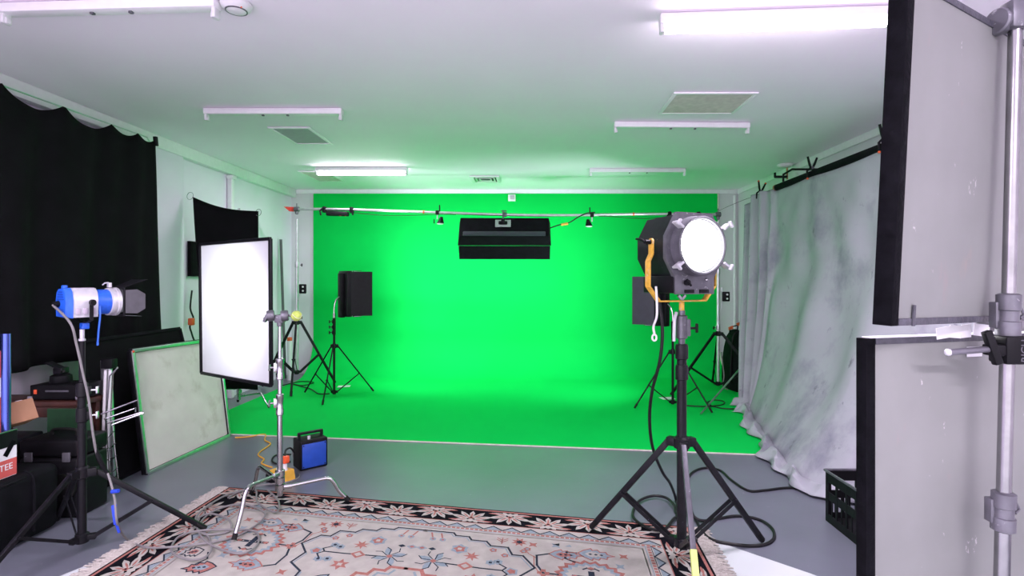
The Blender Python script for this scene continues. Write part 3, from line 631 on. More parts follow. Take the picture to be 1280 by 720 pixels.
def framed(name, label, cat, corners, th, edge_w, mface, medge, edge_t=None, names=('fabric', 'edge')):
    # flat panel from four corners (bottom left, bottom right, top right, top left, seen from its front); front normal towards the room
    bl, br, tr, tl = [V(c) for c in corners]
    o = thing(name, label, cat, (bl+br)/2)
    ex = (br-bl).normalized(); nrm = (br-bl).cross(tl-bl).normalized()
    b = -nrm*th
    m = MB(); i = .004
    m.loft([p-nrm*.25*th for p in (bl, br, tr, tl)], [p-nrm*.75*th for p in (bl, br, tr, tl)]); m.build(names[0], mface, o, world=True)
    return o, nrm
def edgebar(o, a, b, w, d, nrm, mm, nm='edge'):
    m = MB(); m.bar(a, b, d, w, up=(V(b)-V(a)).cross(V(nrm)).normalized(), bev=min(w, d)*.12); return m.build(nm, mm, o, world=True)
pbl, pbr = at(252, 466, 4.24), at(339, 482, 3.70); ptl, ptr = at(250, 306, 4.24), at(338, 300, 3.70)
# keep it planar
pe = (pbr-pbl); ptr = pbr+(ptl-pbl)+(V((0, 0, .02)))
ptl = pbl+V((0, 0, 1.0)); ptr = pbr+V((0, 0, 1.0)); ptl.x -= .012; ptr.x -= .006
o, nr = framed('diffusion_panel', 'glowing white square diffusion panel with black rim hung on the chrome stand', 'panel', (pbl, pbr, ptr, ptl), .012, .02, DIFF, BLK)
for a, b in ((pbl, pbr), (pbr, ptr), (ptr, ptl), (ptl, pbl)): edgebar(o, a, b, .022, .022, nr, BLK, 'rim')

# --- boards leaning on the left wall
sbl, sbr = V((-2.97, 4.22, .006)), V((-2.91, 5.28, .006)); stl, str_ = V((-3.16, 4.32, .95)), V((-3.10, 5.42, .93))
o, nr = framed('screen_frame', 'aged off-white fabric screen in an aluminium frame leaning by the left wall', 'screen', (sbl, sbr, str_, stl), .012, .03, FSCR, ALU)
for a, b in ((sbl, sbr), (sbr, str_), (str_, stl), (stl, sbl)):
    edgebar(o, V(a)-nr*.006, V(b)-nr*.006, .038, .035, nr, BLK, 'black_back_frame'); edgebar(o, V(a)+nr*.008+(V((sbl+sbr+str_+stl)/4)-V(a))*.006, V(b)+nr*.008+(V((sbl+sbr+str_+stl)/4)-V(b))*.006, .028, .022, nr, ALU, 'aluminium_edge')
for c in (stl, str_):
    m = MB(); m.sphere(c+nr*.02+V((0, 0, -.01)), .011, 8); m.build('corner_rivet', ORA, o, world=True)
bbl, bbr = V((-3.08, 4.02, .004)), V((-3.10, 5.25, .004)); btl, btr = V((-3.34, 4.05, 1.05)), V((-3.36, 5.25, 1.05))
o, nr = framed('black_board', 'tall black board leaning behind the aged screen frame', 'board', (bbl, bbr, btr, btl), .03, .02, BFAB, BLK)
for a, b in ((bbl, bbr), (bbr, btr), (btr, btl), (btl, bbl)): edgebar(o, V(a)-nr*.015, V(b)-nr*.015, .03, .032, nr, BNYL, 'rim')

# --- silver wire rack and a tube lamp leaning in front of the boards
t = thing('wire_rack', 'narrow silver wire rack standing upright against the black board', 'rack', (-2.95, 3.93, 0))
p = lambda px, py, Y: at(px, py, Y)
m = MB()
m.tube([p(147, 460, 3.87), p(137, 470, 3.87), p(133, 520, 3.86), p(136, 575, 3.85), p(138, 600, 3.85)], .005, 6)
m.tube([p(147, 459, 3.88), p(141, 468, 3.885), p(139, 515, 3.88), p(143, 560, 3.87), p(148, 603, 3.87)], .005, 6); m.build('upright', CHR, t, world=True)
m = MB()
for y in (545, 560, 575, 590, 598): m.tube([p(133+(y-545)*.08, y+4, 3.85), p(143+(y-545)*.1, y-6, 3.87)], .003, 6)
for y0, y1, x0, x1 in ((567, 558, 116, 142), (582, 572, 115, 142)): m.tube([p(x0, y0, 3.83), p(x1, y1, 3.86)], .004, 6)
m.build('rungs', CHR, t, world=True)
for x0, y0, x1, y1, w in ((126, 518, 172, 500, .006), (130, 524, 170, 510, .005), (134, 529, 178, 515, .006), (140, 531, 180, 516, .007)):
    m = MB(); m.tube([p(x0, y0, 3.845), p(x1, y1, 3.93)], w, 8); m.build('bracket_arm', CHR, t, world=True)
m = MB(); m.tube([p(169, 510, 3.925), p(169, 515, 3.925)], .006, 6); m.build('end_stop', CHR, t, world=True)
t = thing('tube_lamp', 'unlit fluorescent tube lamp standing upright behind the wire rack', 'lamp', (-3.06, 3.945, 0))
m = MB(); m.box((-.005, .02, .48), (.07, .03, .90), Matrix.Rotation(R(-2), 3, 'Y'), .006); m.build('reflector', ALU, t)
for q in (-.016, .016):
    m = MB(); m.cyl((q-.004-.012, -.005, .10), (q+.012, -.005, .86), .011); m.build('tube', WHT, t)
for z in (.05, .905):
    m = MB(); m.box(((z-.48)*.035-.005, .01, z), (.08, .06, .07), bev=.006); m.build('end_cap', BPL, t)

# --- left corner clutter
t = thing('work_table', 'low dark brown wooden bench against the left wall below the black curtain', 'bench', (-3.45, 3.84, 0))
MB().box((0, 0, .660), (.72, .25, .035), bev=.004).build('bench_top', WOOD, t)
MB().box((0, -.105, .605), (.66, .02, .07), bev=.002).build('apron', WOOD, t)
for sx in (-.32, .32):
    for sy in (-.09, .09): MB().box((sx, sy, .32), (.045, .045, .64), bev=.003).build('leg', WOOD, t)
t = thing('flight_case', 'shallow black case with metal corners lying on the dark wooden bench', 'case', (-3.27, 3.85, .680))
MB().box((0, 0, .055), (.34, .20, .10), bev=.006).build('body', BPL, t)
m = MB(); m.box((.02, -.103, .065), (.16, .006, .012), bev=.002); m.build('handle', GREYM, t)
for sx in (-.165, .165): m = MB(); m.box((sx, -.095, .018), (.03, .03, .028), bev=.003); m.build('corner_cap', ALU, t)
m = MB(); m.box((-.13, -.102, .06), (.02, .008, .03), bev=.002); m.build('latch', ORA, t)
t = thing('tripod_head', 'small black camera tripod head sitting on the flight case', 'tripod head', (-3.31, 3.85, .786))
MB().lathe([(.06, 0), (.065, .01), (.062, .05), (.045, .06)], (0, 0, 0)).build('base', BPL, t)
MB().box((.0, 0, .085), (.06, .07, .045), bev=.006).build('pan_block', BLK, t); MB().box((-.03, 0, .115), (.13, .06, .012), Matrix.Rotation(R(25), 3, 'Y'), .003).build('plate', BLK, t)
MB().cyl((.03, -.03, .08), (.07, -.06, .09), .008).build('knob', RUB, t)
# bag, carton, tubes, boxes
t = thing('equipment_bag', 'large black soft equipment bag on the floor at the lower left', 'bag', (-3.28, 2.96, 0))
m = MB(); m.box((0, 0, .2), (.80, .78, .39), bev=.045, seg=4); m.build('body', BNYL, t)
for y in (-.2, .2): m = MB(); m.tube(spline([(.405, y, .05), (.408, y, .2), (.40, y, .36), (.35, y, .398)], 4), .008, 6); m.build('strap', BNYL, t)
m = MB(); m.tube(spline([(.37, -.3, .37), (.395, -.1, .375), (.395, .1, .375), (.37, .3, .37)], 4), .004, 6); m.build('zip', BPL, t)
CX, CY, CZ0 = -3.12, 2.99, .397
t = thing('printed_carton', 'red and white printed carton with black top band, standing on the black bag', 'carton', (CX, CY, CZ0))
w, d_, h = .36, .26, .255; th = .006
def wallbox(z0, z1, mm, nm, g=0):
    m = MB()
    for a, b in (((0, -d_/2, (z0+z1)/2), (w+g, th+g, z1-z0)), ((0, d_/2, (z0+z1)/2), (w+g, th+g, z1-z0)), ((w/2, 0, (z0+z1)/2), (th+g, d_, z1-z0)), ((-w/2, 0, (z0+z1)/2), (th+g, d_, z1-z0))): m.box(a, b)
    return m.build(nm, mm, t)
m = MB(); m.box((0, 0, .003), (w, d_, .006)); m.build('base', WPAP, t)
wallbox(.004, .10, RDBX, 'red_band'); wallbox(.10, .17, WPAP, 'white_band'); wallbox(.17, h, BPL, 'black_band', .004)
m = MB(); m.tube([(-w/2, -d_/2, h), (w/2, -d_/2, h), (w/2, d_/2, h), (-w/2, d_/2, h)], .007, 6, closed=True); m.build('rim', CHR, t)
m = MB(); m.box((w/2+.005, .085, .16), (.003, .028, .09), Matrix.Rotation(R(-35), 3, 'X')); m.build('tape', GAFF, t)
text_mesh('TEE', .05, .0006, 'lettering', WPAP, t, Matrix.Translation(V((w/2+.0045, .065, .058))) @ Matrix.Rotation(pi/2, 4, 'Z') @ Matrix.Rotation(pi/2, 4, 'X'))
t = thing('metal_tube', 'shiny dark blue tube standing upright in the printed carton', 'tube', (-2.965, 3.085, .405))
m = MB(); m.cyl((0, 0, .20), (0, 0, .80), .022); m.build('shaft', mat('blue_anodised', (.10, .14, .50), .18, metal=.9, var=.05), t)
m = MB(); m.lathe([(.024, 0), (.027, .01), (.027, .21), (.024, .22)], (0, 0, 0)); q = m.build('sleeve', BLUED, t); q['label'] = 'blue cloth sleeve'
t = thing('paper_roll', 'red and white roll at the left edge, standing in the printed carton', 'roll', (-3.015, 3.085, .405))
m = MB(); m.cyl((0, 0, 0), (0, 0, .70), .024); m.build('roll', RDBX, t); m = MB(); m.cyl((0, 0, .44), (0, 0, .55), .0255); m.build('label_band', WPAP, t)
t = thing('cardboard_box', 'small brown cardboard box with black print, tilted on the printed carton', 'box', (-3.03, 3.235, .645), 0, rot=(R(6), R(-20), R(-24)))
MB().box((0, 0, .07), (.165, .13, .125), bev=.003).build('body', CARD, t)
m = MB(); m.box((.0, 0, .134), (.16, .03, .002)); m.build('packing_tape', WPAP, t)
m = MB(); m.box((.035, -.066, .09), (.028, .002, .055)); m.box((-.01, -.066, .05), (.026, .002, .01)); m.box((-.01, -.066, .075), (.026, .002, .01)); m.box((-.002, -.066, .062), (.008, .002, .026)); m.build('print', BPL, t)
t = thing('equipment_case', 'black moulded hard case standing in front of the dark wooden bench', 'case', (-3.04, 3.565, 0))
m = MB(); m.box((0, 0, .19), (.38, .25, .38), bev=.02, seg=3); m.build('body', BPL, t)
m = MB(); m.box((0, 0, .44), (.38, .25, .11), bev=.02, seg=3); lid = m.build('lid', BPL, t)
m = MB(); m.tube(spline([(-.08, 0, .495), (-.07, 0, .53), (.07, 0, .53), (.08, 0, .495)], 5), .011, 8); m.build('handle', RUB, lid)
for x in (-.12, .12): m = MB(); m.box((x, -.13, .39), (.05, .012, .06), bev=.004); m.build('latch', GREYM, t)
m = MB(); m.lathe([(.07, 0), (.085, .006), (.085, .02), (.03, .026)], (.10, -.124, .2), (0, -1, 0)); m.build('wheel', RUB, t)
t = thing('equipment_case', 'low black case with a flat lid behind the carton, left of the moulded case', 'case', (-3.46, 3.55, 0))
MB().box((0, 0, .20), (.36, .24, .40), bev=.012).build('body', BPL, t); MB().box((0, 0, .45), (.37, .25, .09), bev=.012).build('lid', BLK, t)
m = MB(); m.box((.06, -.13, .42), (.04, .01, .05), bev=.003); m.build('latch', CHR, t)
single(MB().box((-3.13, 3.708, .32), (.30, .012, .63), bev=.004), 'green_board', GRNC, 'dark green board standing against the front of the dark bench', 'board', (-3.13, 3.708, .0))

# --- black curtain on its wire
WIRE = [V((-3.665, 2.2, 2.862)), V((-3.665, 3.8, 2.866)), V((-3.665, 5.22, 2.885))]
single(MB().tube([V((-3.665, -.4, 2.862))]+WIRE+[V((-3.76, 5.40, 2.88))], .006, 8), 'curtain_wire', ALU, 'thin silver wire under the ceiling carrying the black curtain', 'wire', (-3.6, 3.5, 2.86))
CL = [1.6, 2.3, 2.95, 3.70, 4.20, 4.70, 4.99, 5.23]
def ctop(y):
    for a, b in zip(CL, CL[1:]):
        if a <= y <= b: q = (y-a)/(b-a); return 2.852+.01*(y-3)/2-(.30*(b-a))*(1-abs(2*q-1)**2.2)*.62
    return 2.85
def bcurt(u, v):
    y = CL[0]+(CL[-1]-CL[0])*u; zt = ctop(y); zb = .87+.012*sin(y*5)
    if y > 5.15: zb = .9
    z = zt+(zb-zt)*v
    x = -3.60+.035*sin(y*9+1.2*sin(y*3.1))*(.35+.65*v)+.018*sin(y*23+2*sin(z*1.2))*(.3+.7*v)+.02*v
    if v > .4 and y > 4.9: y += .06*(v-.4)*(y-4.9)/.33
    return (x, y, z)
bc = thing('blackout_curtain', 'large black cloth curtain hanging in swags along the left wall', 'curtain', (-3.6, 3.5, .87))
MB().grid(bcurt, 150, 24).build('cloth', BFAB, bc, world=True, solid=.004)
m = MB(); m.box((-3.59, 5.235, 2.85), (.03, .035, .09), Matrix.Rotation(R(8), 3, 'X'), .005); m.build('clip', BPL, bc, world=True)

# --- black flag and its stand near the left wall
FS = c_stand('chrome C-stand mostly hidden behind the hanging black cloth flag, one foot on the green floor', (-3.42, 6.42, .006), 0, .36, 2.36, collars=(1.0, 1.7))
fl_ = [at(241, 246, 6.02), at(323, 264, 6.24)]
fg = thing('black_flag', 'black cloth flag hanging above the glowing panel, with wire rings at its top corners', 'flag', (-3.4, 6.12, .3))
def flag(u, v):
    a = fl_[0].lerp(fl_[1], u); zt = a.z-.055*sin(pi*min(1, u*1.0))*(1-.3*u); zb = .26+.06*(1-u); b = V((a.x+.30*(1-u)*.35+.09*v*(1-u), a.y-.03, zb))
    return V((a.x+(b.x-a.x)*v*(1-.0), a.y+.014*sin(u*9+v*2)*v, zt+(zb-zt)*v))
MB().grid(flag, 24, 24).build('cloth', BFAB, fg, world=True, solid=.004)
for c, r in ((fl_[0]+V((-.03, 0, .01)), .042), (fl_[1]+V((.0, 0, -.015)), .04)):
    m = MB(); m.tube([c+V((r*cos(a)*.8, .01*sin(a), r*sin(a))) for a in [2*pi*k/20 for k in range(20)]], .0035, 6, closed=True); m.build('wire_ring', CHR, fg, world=True)
t = thing('mounted_panel', 'small black panel fixed to the left wall behind the black flag', 'panel', (XL+.022, 6.52, 1.76))
MB().box((0, 0, 0), (.04, .72, .40), bev=.004).build('board', BFAB, t); MB().box((.021, .0, 0), (.002, .66, .34)).build('face_cloth', BNYL, t)
t = thing('power_cable', 'short grey cable with an orange plug hanging on the left wall beside the screen frame', 'cable', (XL+.05, 6.12, .9))
m = MB(); m.tube(spline([(0, .05, .50), (0, .02, .3), (.01, .06, .18), (.02, -.02, .1), (.02, .02, .0), (.02, .10, -.2), (.02, .2, -.88)], 7), .009, 8); m.build('cord', BCAB, t)
m = MB(); m.box((.03, -.01, .15), (.05, .06, .08), bev=.01); m.build('plug', ORA, t)

# --- crossbar, its two stands and everything hung on it
BZL, BZR = 2.505, 2.40
LSX, LSY, RSX, RSY = -3.22, 7.55, 2.54, 7.3
tripod('light_stand', 'tall silver stand with black legs carrying the left end of the crossbar', (LSX, LSY, .006), R(46), .56, .93, .24, 2.36, .021, .026, col_m=STEELP, mc=BLK, rise_m=STEELP, collars_z=[1.02, 1.75], brace_t=.52, knob_side=1)
tripod('light_stand', 'tall silver stand with black legs carrying the right end of the crossbar', (RSX, RSY, .006), R(197), .72, .80, .13, 2.30, .021, .026, col_m=STEELP, mc=BLK, rise_m=STEELP, collars_z=[.90, 1.65], brace_t=.56, knob_side=1)
t = thing('crossbar', 'long silver pipe spanning the green screen between two tall stands', 'pipe', ((LSX+RSX)/2, 7.4, 2.44))
barp = [V((LSX-.02, LSY, BZL)), V((-2.6, 7.53, 2.50)), V((-1.2, 7.5, 2.45)), V((-.3, 7.45, 2.415)), V((.6, 7.42, 2.405)), V((1.6, 7.37, 2.415)), V((RSX+.02, RSY, BZR))]
BP = spline(barp, 6)
m = MB(); m.tube(BP, [.019]*len(BP), 12); m.build('pipe', STEELP, t, world=True)
def barat(x):
    for a, b in zip(BP, BP[1:]):
        if a.x <= x <= b.x: q = (x-a.x)/(b.x-a.x); return a.lerp(b, q)
    return BP[-1]
for x, y, z in ((LSX, LSY, BZL), (RSX, RSY, BZR)):
    m = MB(); m.lathe([(.028, -.035), (.034, -.03), (.034, .03), (.028, .035)], (x, y, z), (1, 0, 0)); m.lathe([(.014, -.07), (.022, -.065), (.022, -.03)], (x, y, z)); m.cyl((x, y, z+.03), (x, y, z+.08), .008, seg=8); m.build('end_clamp', GREYM, t, world=True)
m = MB(); m.prism([(0, .03), (0, -.035), (-.06, -.03), (-.14, .035)], (LSX-.04, LSY, BZL), (1, 0, 0), (0, 0, 1), .004); q = m.build('flag_tag', RED, t, world=True); q['label'] = 'red pointed tag'
m = MB(); m.tube([barat(x)+V((0, -.02, -.022-.045*sin(pi*(x+2.9)/1.9)**2)) for x in [-2.9+.1*k for k in range(20)]], .004, 6); m.tube([barat(x)+V((0, -.02, -.022-.04*sin(pi*(x-.95)/1.2)**2)) for x in [.95+.08*k for k in range(16)]], .004, 6); m.build('tied_cable', BCAB, t, world=True)
m = MB()
for x in (-1.45, 1.42): b = barat(x); m.lathe([(.021, -.012), (.0225, 0), (.021, .012)], b, (1, 0, 0))
m.build('cable_tie', ORA, t, world=True)
def ballast(x0, label):
    b0, b1 = barat(x0), barat(x0+.42); t = thing('ballast', label, 'ballast', (b0+b1)/2+V((0, -.02, -.058)), math.atan2(b1.y-b0.y, b1.x-b0.x), 'ballasts on the crossbar')
    sl = math.atan2(b1.z-b0.z, b1.x-b0.x)
    m = MB(); m.box((0, 0, -.005), (.30, .09, .06), Matrix.Rotation(-sl, 3, 'Y'), .012); m.build('body', BPL, t)
    for s_ in (-1, 1):
        m = MB(); m.box((s_*.19, .02, .05+s_*.21*math.tan(sl)), (.05, .065, .085), bev=.012); m.tube([(s_*.19, -.02, .08), (s_*.23, -.04, .03), (s_*.22, -.03, -.03)], .012, 8); m.build('clamp', BPL, t)
    m = MB(); m.box((.05, -.03, -.037), (.03, .012, .006)); m.box((.12, -.03, -.037), (.02, .012, .006)); m.build('indicator', ORA, t)
ballast(-2.85, 'black ballast box clamped under the left end of the crossbar')
ballast(1.88, 'black ballast box clamped on the right end of the crossbar above the big lamp')
def parcan(x, label, flip):
    b = barat(x); t = thing('spot_lamp', label, 'spot lamp', b, 0, 'small spot lamps on the crossbar')
    m = MB(); m.box((0, 0, .0), (.05, .055, .06), bev=.01); m.box((flip*.03, 0, .055), (.016, .02, .10), bev=.004); m.build('clamp', BPL, t)
    m = MB(); m.cyl((0, 0, -.025), (0, 0, -.09), .009, seg=8); m.build('stem', SILV, t)
    m = MB(); m.loft([(.02*x_+flip*.055, .02*y_, -.06) for x_, y_ in ell(1, 1, 16)], [(.05*x_+flip*.04, .05*y_, -.15) for x_, y_ in ell(1, 1, 16)]); m.bar((-.045, 0, -.09), (-.045, 0, -.15), .02, .012); m.build('can', BPL, t)
    m = MB(); m.lathe([(.045, 0), (.048, -.004), (.03, -.014)], (flip*.04, 0, -.150), (0, 0, 1), 16); m.build('lens', WHT, t)
parcan(-1.26, 'small black spot lamp hanging from the crossbar left of the overhead light bank', 1)
parcan(.86, 'small black spot lamp hanging from the crossbar right of the overhead light bank', -1)
# overhead bank: back towards the camera, tubes towards the wall
bb = barat(-.33)
ob = thing('light_bank', 'wide black fluorescent light bank hanging from the middle of the crossbar', 'studio light', (bb.x, bb.y-.02, bb.z-.06), R(1))
MR = Matrix.Translation(V((0, -.02, -.17))) @ Matrix.Rotation(R(-34), 4, 'X')      # local +Y looks at the wall and down
m = MB(); m.loft([(-.60, -.09, -.16), (.60, -.09, -.16), (.60, -.09, .16), (-.60, -.09, .16)], [(-.63, .06, -.20), (.63, .06, -.20), (.63, .06, .20), (-.63, .06, .20)]); m.build('housing', BNYL, ob, M=MR)
m = MB(); m.box((0, -.095, -.12), (1.10, .025, .07), bev=.008); m.build('back_rail', mat('bank_rail', (.03, .03, .045), .35), ob, M=MR)
for k in range(4):
    m = MB(); m.cyl((-.57, .045, -.135+.09*k), (.57, .045, -.135+.09*k), .019, seg=10); m.build('lamp_tube', BANKON, ob, M=MR)
m = MB(); m.box((0, .064, 0), (1.2, .004, .36)); m.build('reflector', ALU, ob, M=MR @ Matrix.Translation(V((0, -.05, 0))))
for s_ in (-1, 1):
    m = MB(); m.box((0, 0, s_*.10), (1.24, .005, .2)); m.build('barn_door', BNYL, ob, M=MR @ Matrix.Translation(V((0, .065, s_*.2))) @ Matrix.Rotation(R(s_*(-62)), 4, 'X'))
m = MB(); m.box((-.02, -.105, .05), (.21, .015, .12), bev=.004); pl = m.build('mount_plate', mat('mount_plate_grey', (.36, .42, .40), .5), ob, M=MR)
m = MB(); m.box((-.02, -.125, .045), (.12, .03, .05), bev=.012); m.sphere((-.02, -.14, .06), .03, 10); m.build('ball_joint', BPL, pl, M=MR)
m = MB(); m.cyl((-.02, -.08, -.06), (-.02, -.05, .10), .010, seg=8); m.box((-.0, .01, .06), (.06, .06, .06), bev=.008); m.cyl((-.05, .0, .11), (.03, .0, .11), .008, seg=8); m.build('hanger', GREYM, ob)
cb_ = [ob.matrix_basis @ V((.61, -.05, -.13)), V((.42, 7.36, 2.27)), V((.55, 7.36, 2.30)), V((.68, 7.36, 2.38)), V((.80, 7.38, 2.43)), V((.9, 7.385, 2.44))]
m = MB(); m.tube(spline(cb_, 6), .008, 6); pc = m.build('power_lead', BCAB, ob, world=True); m = MB(); m.cyl(cb_[1]+V((.02, 0, 0)), cb_[1]+V((.11, 0, .015)), .017); m.build('connector', YEL, pc, world=True)

def side_bank(stand_loc, rz, facing, label_s, label_b, z0, R_):
    s_ = tripod('light_stand', label_s, stand_loc, rz, R_, .66, .06, 1.02, .015, .018, mc=BLK, collars_z=[.86, .93, 1.0], round_legs=True, brace_t=.6, hub_r=.035)
    b = thing('light_bank', label_b, 'studio light', (stand_loc[0], stand_loc[1], z0), facing, 'side light banks')
    T0 = Matrix.Translation(V((0, .16, .31)))
    m = MB(); m.box((0, 0, 0), (.30, .09, .60), bev=.008); m.build('housing', BLK, b, M=T0)
    m = MB(); m.box((0, -.065, -.02), (.10, .06, .58), bev=.006); m.build('ballast_spine', BPL, b, M=T0)
    for k in range(4):
        m = MB(); m.cyl((-.105+.07*k, .052, -.26), (-.105+.07*k, .052, .26), .014, seg=10); m.build('lamp_tube', BANKON, b, M=T0)
    for q in (-1, 1):
        m = MB(); m.box((q*.004, .085, 0), (.005, .29, .58)); m.build('barn_door', mat('bank_door', (.03, .03, .045), .45) if q < 0 else BLK, b, M=T0 @ Matrix.Translation(V((q*.153, .045, 0))) @ Matrix.Rotation(R(-q*14), 4, 'Z'))
        m = MB(); m.box((0, .05, 0), (.31, .10, .005)); m.build('end_flap', BLK, b, M=T0 @ Matrix.Translation(V((0, .045, q*.30))))
    m = MB()
    for q in (-1, 1):
        for w_ in (-1, 1): m.sphere((w_*.155, .02, q*.29), .009, 8); m.sphere((w_*.20, .26, q*.28), .010, 8)
    m.build('corner_stud', CHR, b, M=T0)
    m = MB(); m.tube(spline([(0, 0, .02), (0, .0, .12), (0, .02, .22), (0, .07, .27), (0, .10, .29)], 5), .009, 8); m.cyl((0, 0, -.0), (0, 0, .06), .016); m.build('bracket', CHR, b)
    return b
bl_ = side_bank((-2.53, 7.07, .006), R(35), R(-50), 'slim black stand holding the light bank at the left of the green screen', 'upright black fluorescent light bank at the left of the green screen', 1.03, .52)
br_ = side_bank((1.72, 6.5, .006), R(195), R(48), 'slim black stand holding the light bank behind the big lamp', 'upright black fluorescent light bank half hidden behind the big lamp', .96, .50)
for loc, lab in (((LSX+.085, LSY-.03, 1.40), 'black bracket plate with two pale knobs on the left crossbar stand'), ((RSX+.085, RSY-.03, 1.30), 'black bracket plate with two pale knobs on the right crossbar stand')):
    t = thing('bracket_plate', lab, 'bracket', loc)
    m = MB(); m.box((.01, 0, 0), (.10, .03, .13), bev=.012, seg=3); m.build('plate', BPL, t)
    for q in (-.028, .028): m = MB(); m.lathe([(.012, 0), (.013, -.008), (.008, -.012)], (.02, -.015, q), (0, 1, 0), 12); m.build('knob', WHT, t)
    m = MB(); m.cyl((-.04, .005, .075), (-.04, .005, .12), .012, seg=8); m.bar((-.03, 0, -.07), (-.055, 0, -.17), .014, .014); m.build('rod', SILV, t)
# bits by the back left corner
single(MB().cyl((-3.74, 8.35, .012), (-3.82, 8.38, 2.15), .02), 'dark_rod', mat('rod_grey', (.10, .10, .11), .5), 'dark grey rod leaning in the back left corner', 'rod', (-3.74, 8.35, 0))
t = thing('cardboard_tube', 'white tube with an orange cap standing in the back left corner', 'tube', (-3.64, 8.28, .0))
MB().cyl((0, 0, 0), (0, 0, .60), .035).build('tube', WHT, t); MB().lathe([(.036, 0), (.038, .01), (.036, .05), (.01, .055)], (0, 0, .60)).build('cap', ORA, t)
for px, py, lab in ((430, 483, 'small white paper sheet on the green floor by the left light bank stand'), (834, 498, 'small white paper sheet on the green floor by the right light bank stand')):
    c = gr(px, py, .006); single(MB().box(c+V((0, 0, .002)), (.17, .13, .002), Matrix.Rotation(R(12), 3, 'Z')), 'paper_sheet', WPAP, lab, 'paper', c, 'paper sheets on the green floor')
# pile behind the muslin
t = thing('equipment_bag', 'black bag slumped in the back right corner behind the muslin curtain', 'bag', (2.90, 7.65, .006))
def bag(u, v):
    a = 2*pi*u; r = (1, 1.04, 1.02, .9, .72, .45, 0.02)[int(round(v*6))]; z = (.0, .12, .34, .56, .72, .80, .80)[int(round(v*6))]
    return (.125*r*cos(a)+.01*sin(3*a)*r+.02*z, .40*r*sin(a), z+.04*sin(2*a)*r*v)
MB().grid(bag, 32, 6).build('body', BNYL, t)
m = MB(); m.tube(spline([(-.13, -.2, .1), (-.13, -.2, .4), (-.10, -.2, .74), (-.02, -.2, .8), (.06, -.2, .72)], 6), .015, 8); m.build('strap', BPL, t)
m = MB(); m.box((-.02, -.39, .12), (.12, .06, .14), bev=.01); m.build('side_pocket', GRNC, t)
for k, (px, py, Y) in enumerate(((911, 410, 7.6), (921, 405, 7.7))):
    c = at(px, py, Y); t = thing('spring_clamp', ('orange tipped spring clamp lying on the corner bag, nearer the crossbar stand', 'orange tipped spring clamp lying on the corner bag, nearer the muslin curtain')[k], 'clamp', c, R(20), 'spring clamps on the corner bag')
    m = MB(); m.bar((0, 0, 0), (.07, 0, .02), .018, .02); m.bar((0, 0, -.02), (.07, 0, -.005), .018, .015); m.build('jaw', ORA, t)
    m = MB(); m.bar((.07, 0, .02), (.14, 0, .03), .016, .014); m.bar((.02, 0, -.02), (.01, 0, -.10), .014, .014); m.build('handle', BPL, t)
single(MB().tube(spline([at(902, 440, 7.45), at(903, 452, 7.42), at(905, 470, 7.4), at(903, 480, 7.38)], 5)+spline([at(904, 484, 7.36), at(907, 486, 7.36), at(910, 487, 7.34)], 4), .008, 6), 'power_cable', GCAB, 'pale cable dangling in front of the corner bag', 'cable', at(904, 490, 7.35))
single(MB().cyl(gr(876, 517, .02), at(931, 454, 7.2), .011), 'silver_pole', ALU, 'thin silver pole leaning low in front of the corner bag', 'pole', gr(876, 517, 0))
def floor_cable(name, mat_, pts, r, label, z=.006, n=8, group=None):
    P = []
    for q in pts:
        z_ = q[2] if len(q) > 2 else z; P.append(gr(q[0], q[1], z_+r))
    return single(MB().tube(spline(P, n), r, 8), name, mat_, label, 'cable', (P[0].x, P[0].y, 0), group)
floor_cable('power_cable', BCAB, [(858, 507), (880, 508), (902, 506), (905, 502), (893, 500), (884, 504), (900, 510), (925, 511), (936, 509)], .007, 'thin black cable on the green floor near the silver pole')
floor_cable('power_cable', BCAB, [(352, 482), (375, 477), (392, 478), (378, 482), (366, 480), (388, 486), (398, 492), (412, 492)], .007, 'thin black cable on the green floor at the left light bank stand')

# ------------------------------------------------------------------ muslin on the right
t = thing('backdrop_pole', 'thick black pole under the ceiling on the right holding the muslin curtain', 'pole', (2.9, 4.9, 2.6))
MB().cyl((2.9, 6.36, 2.6), (2.9, 3.0, 2.6), .036, seg=20).build('tube', BNYL, t, world=True)
MB().lathe([(.036, 0), (.038, .004), (.038, .03), (.02, .034)], (2.9, 6.36, 2.6), (0, 1, 0)).build('end_cap', CARD, t, world=True)
for y in (6.2, 3.2):
    m = MB(); m.tube([(2.9, y, 2.64), (2.9, y, 2.72), (3.0, y, 2.78), (3.39, y, 2.78)], .012, 8); m.build('wall_bracket', BLK, t, world=True)
MY = [(7.12, 2.66, 0), (6.6, 2.62, 0), (6.2, 2.52, 0), (5.4, 2.34, 0), (4.7, 2.12, 0), (4.2, 2.08, 0), (3.85, 2.17, 0), (3.5, 2.78, 0)]
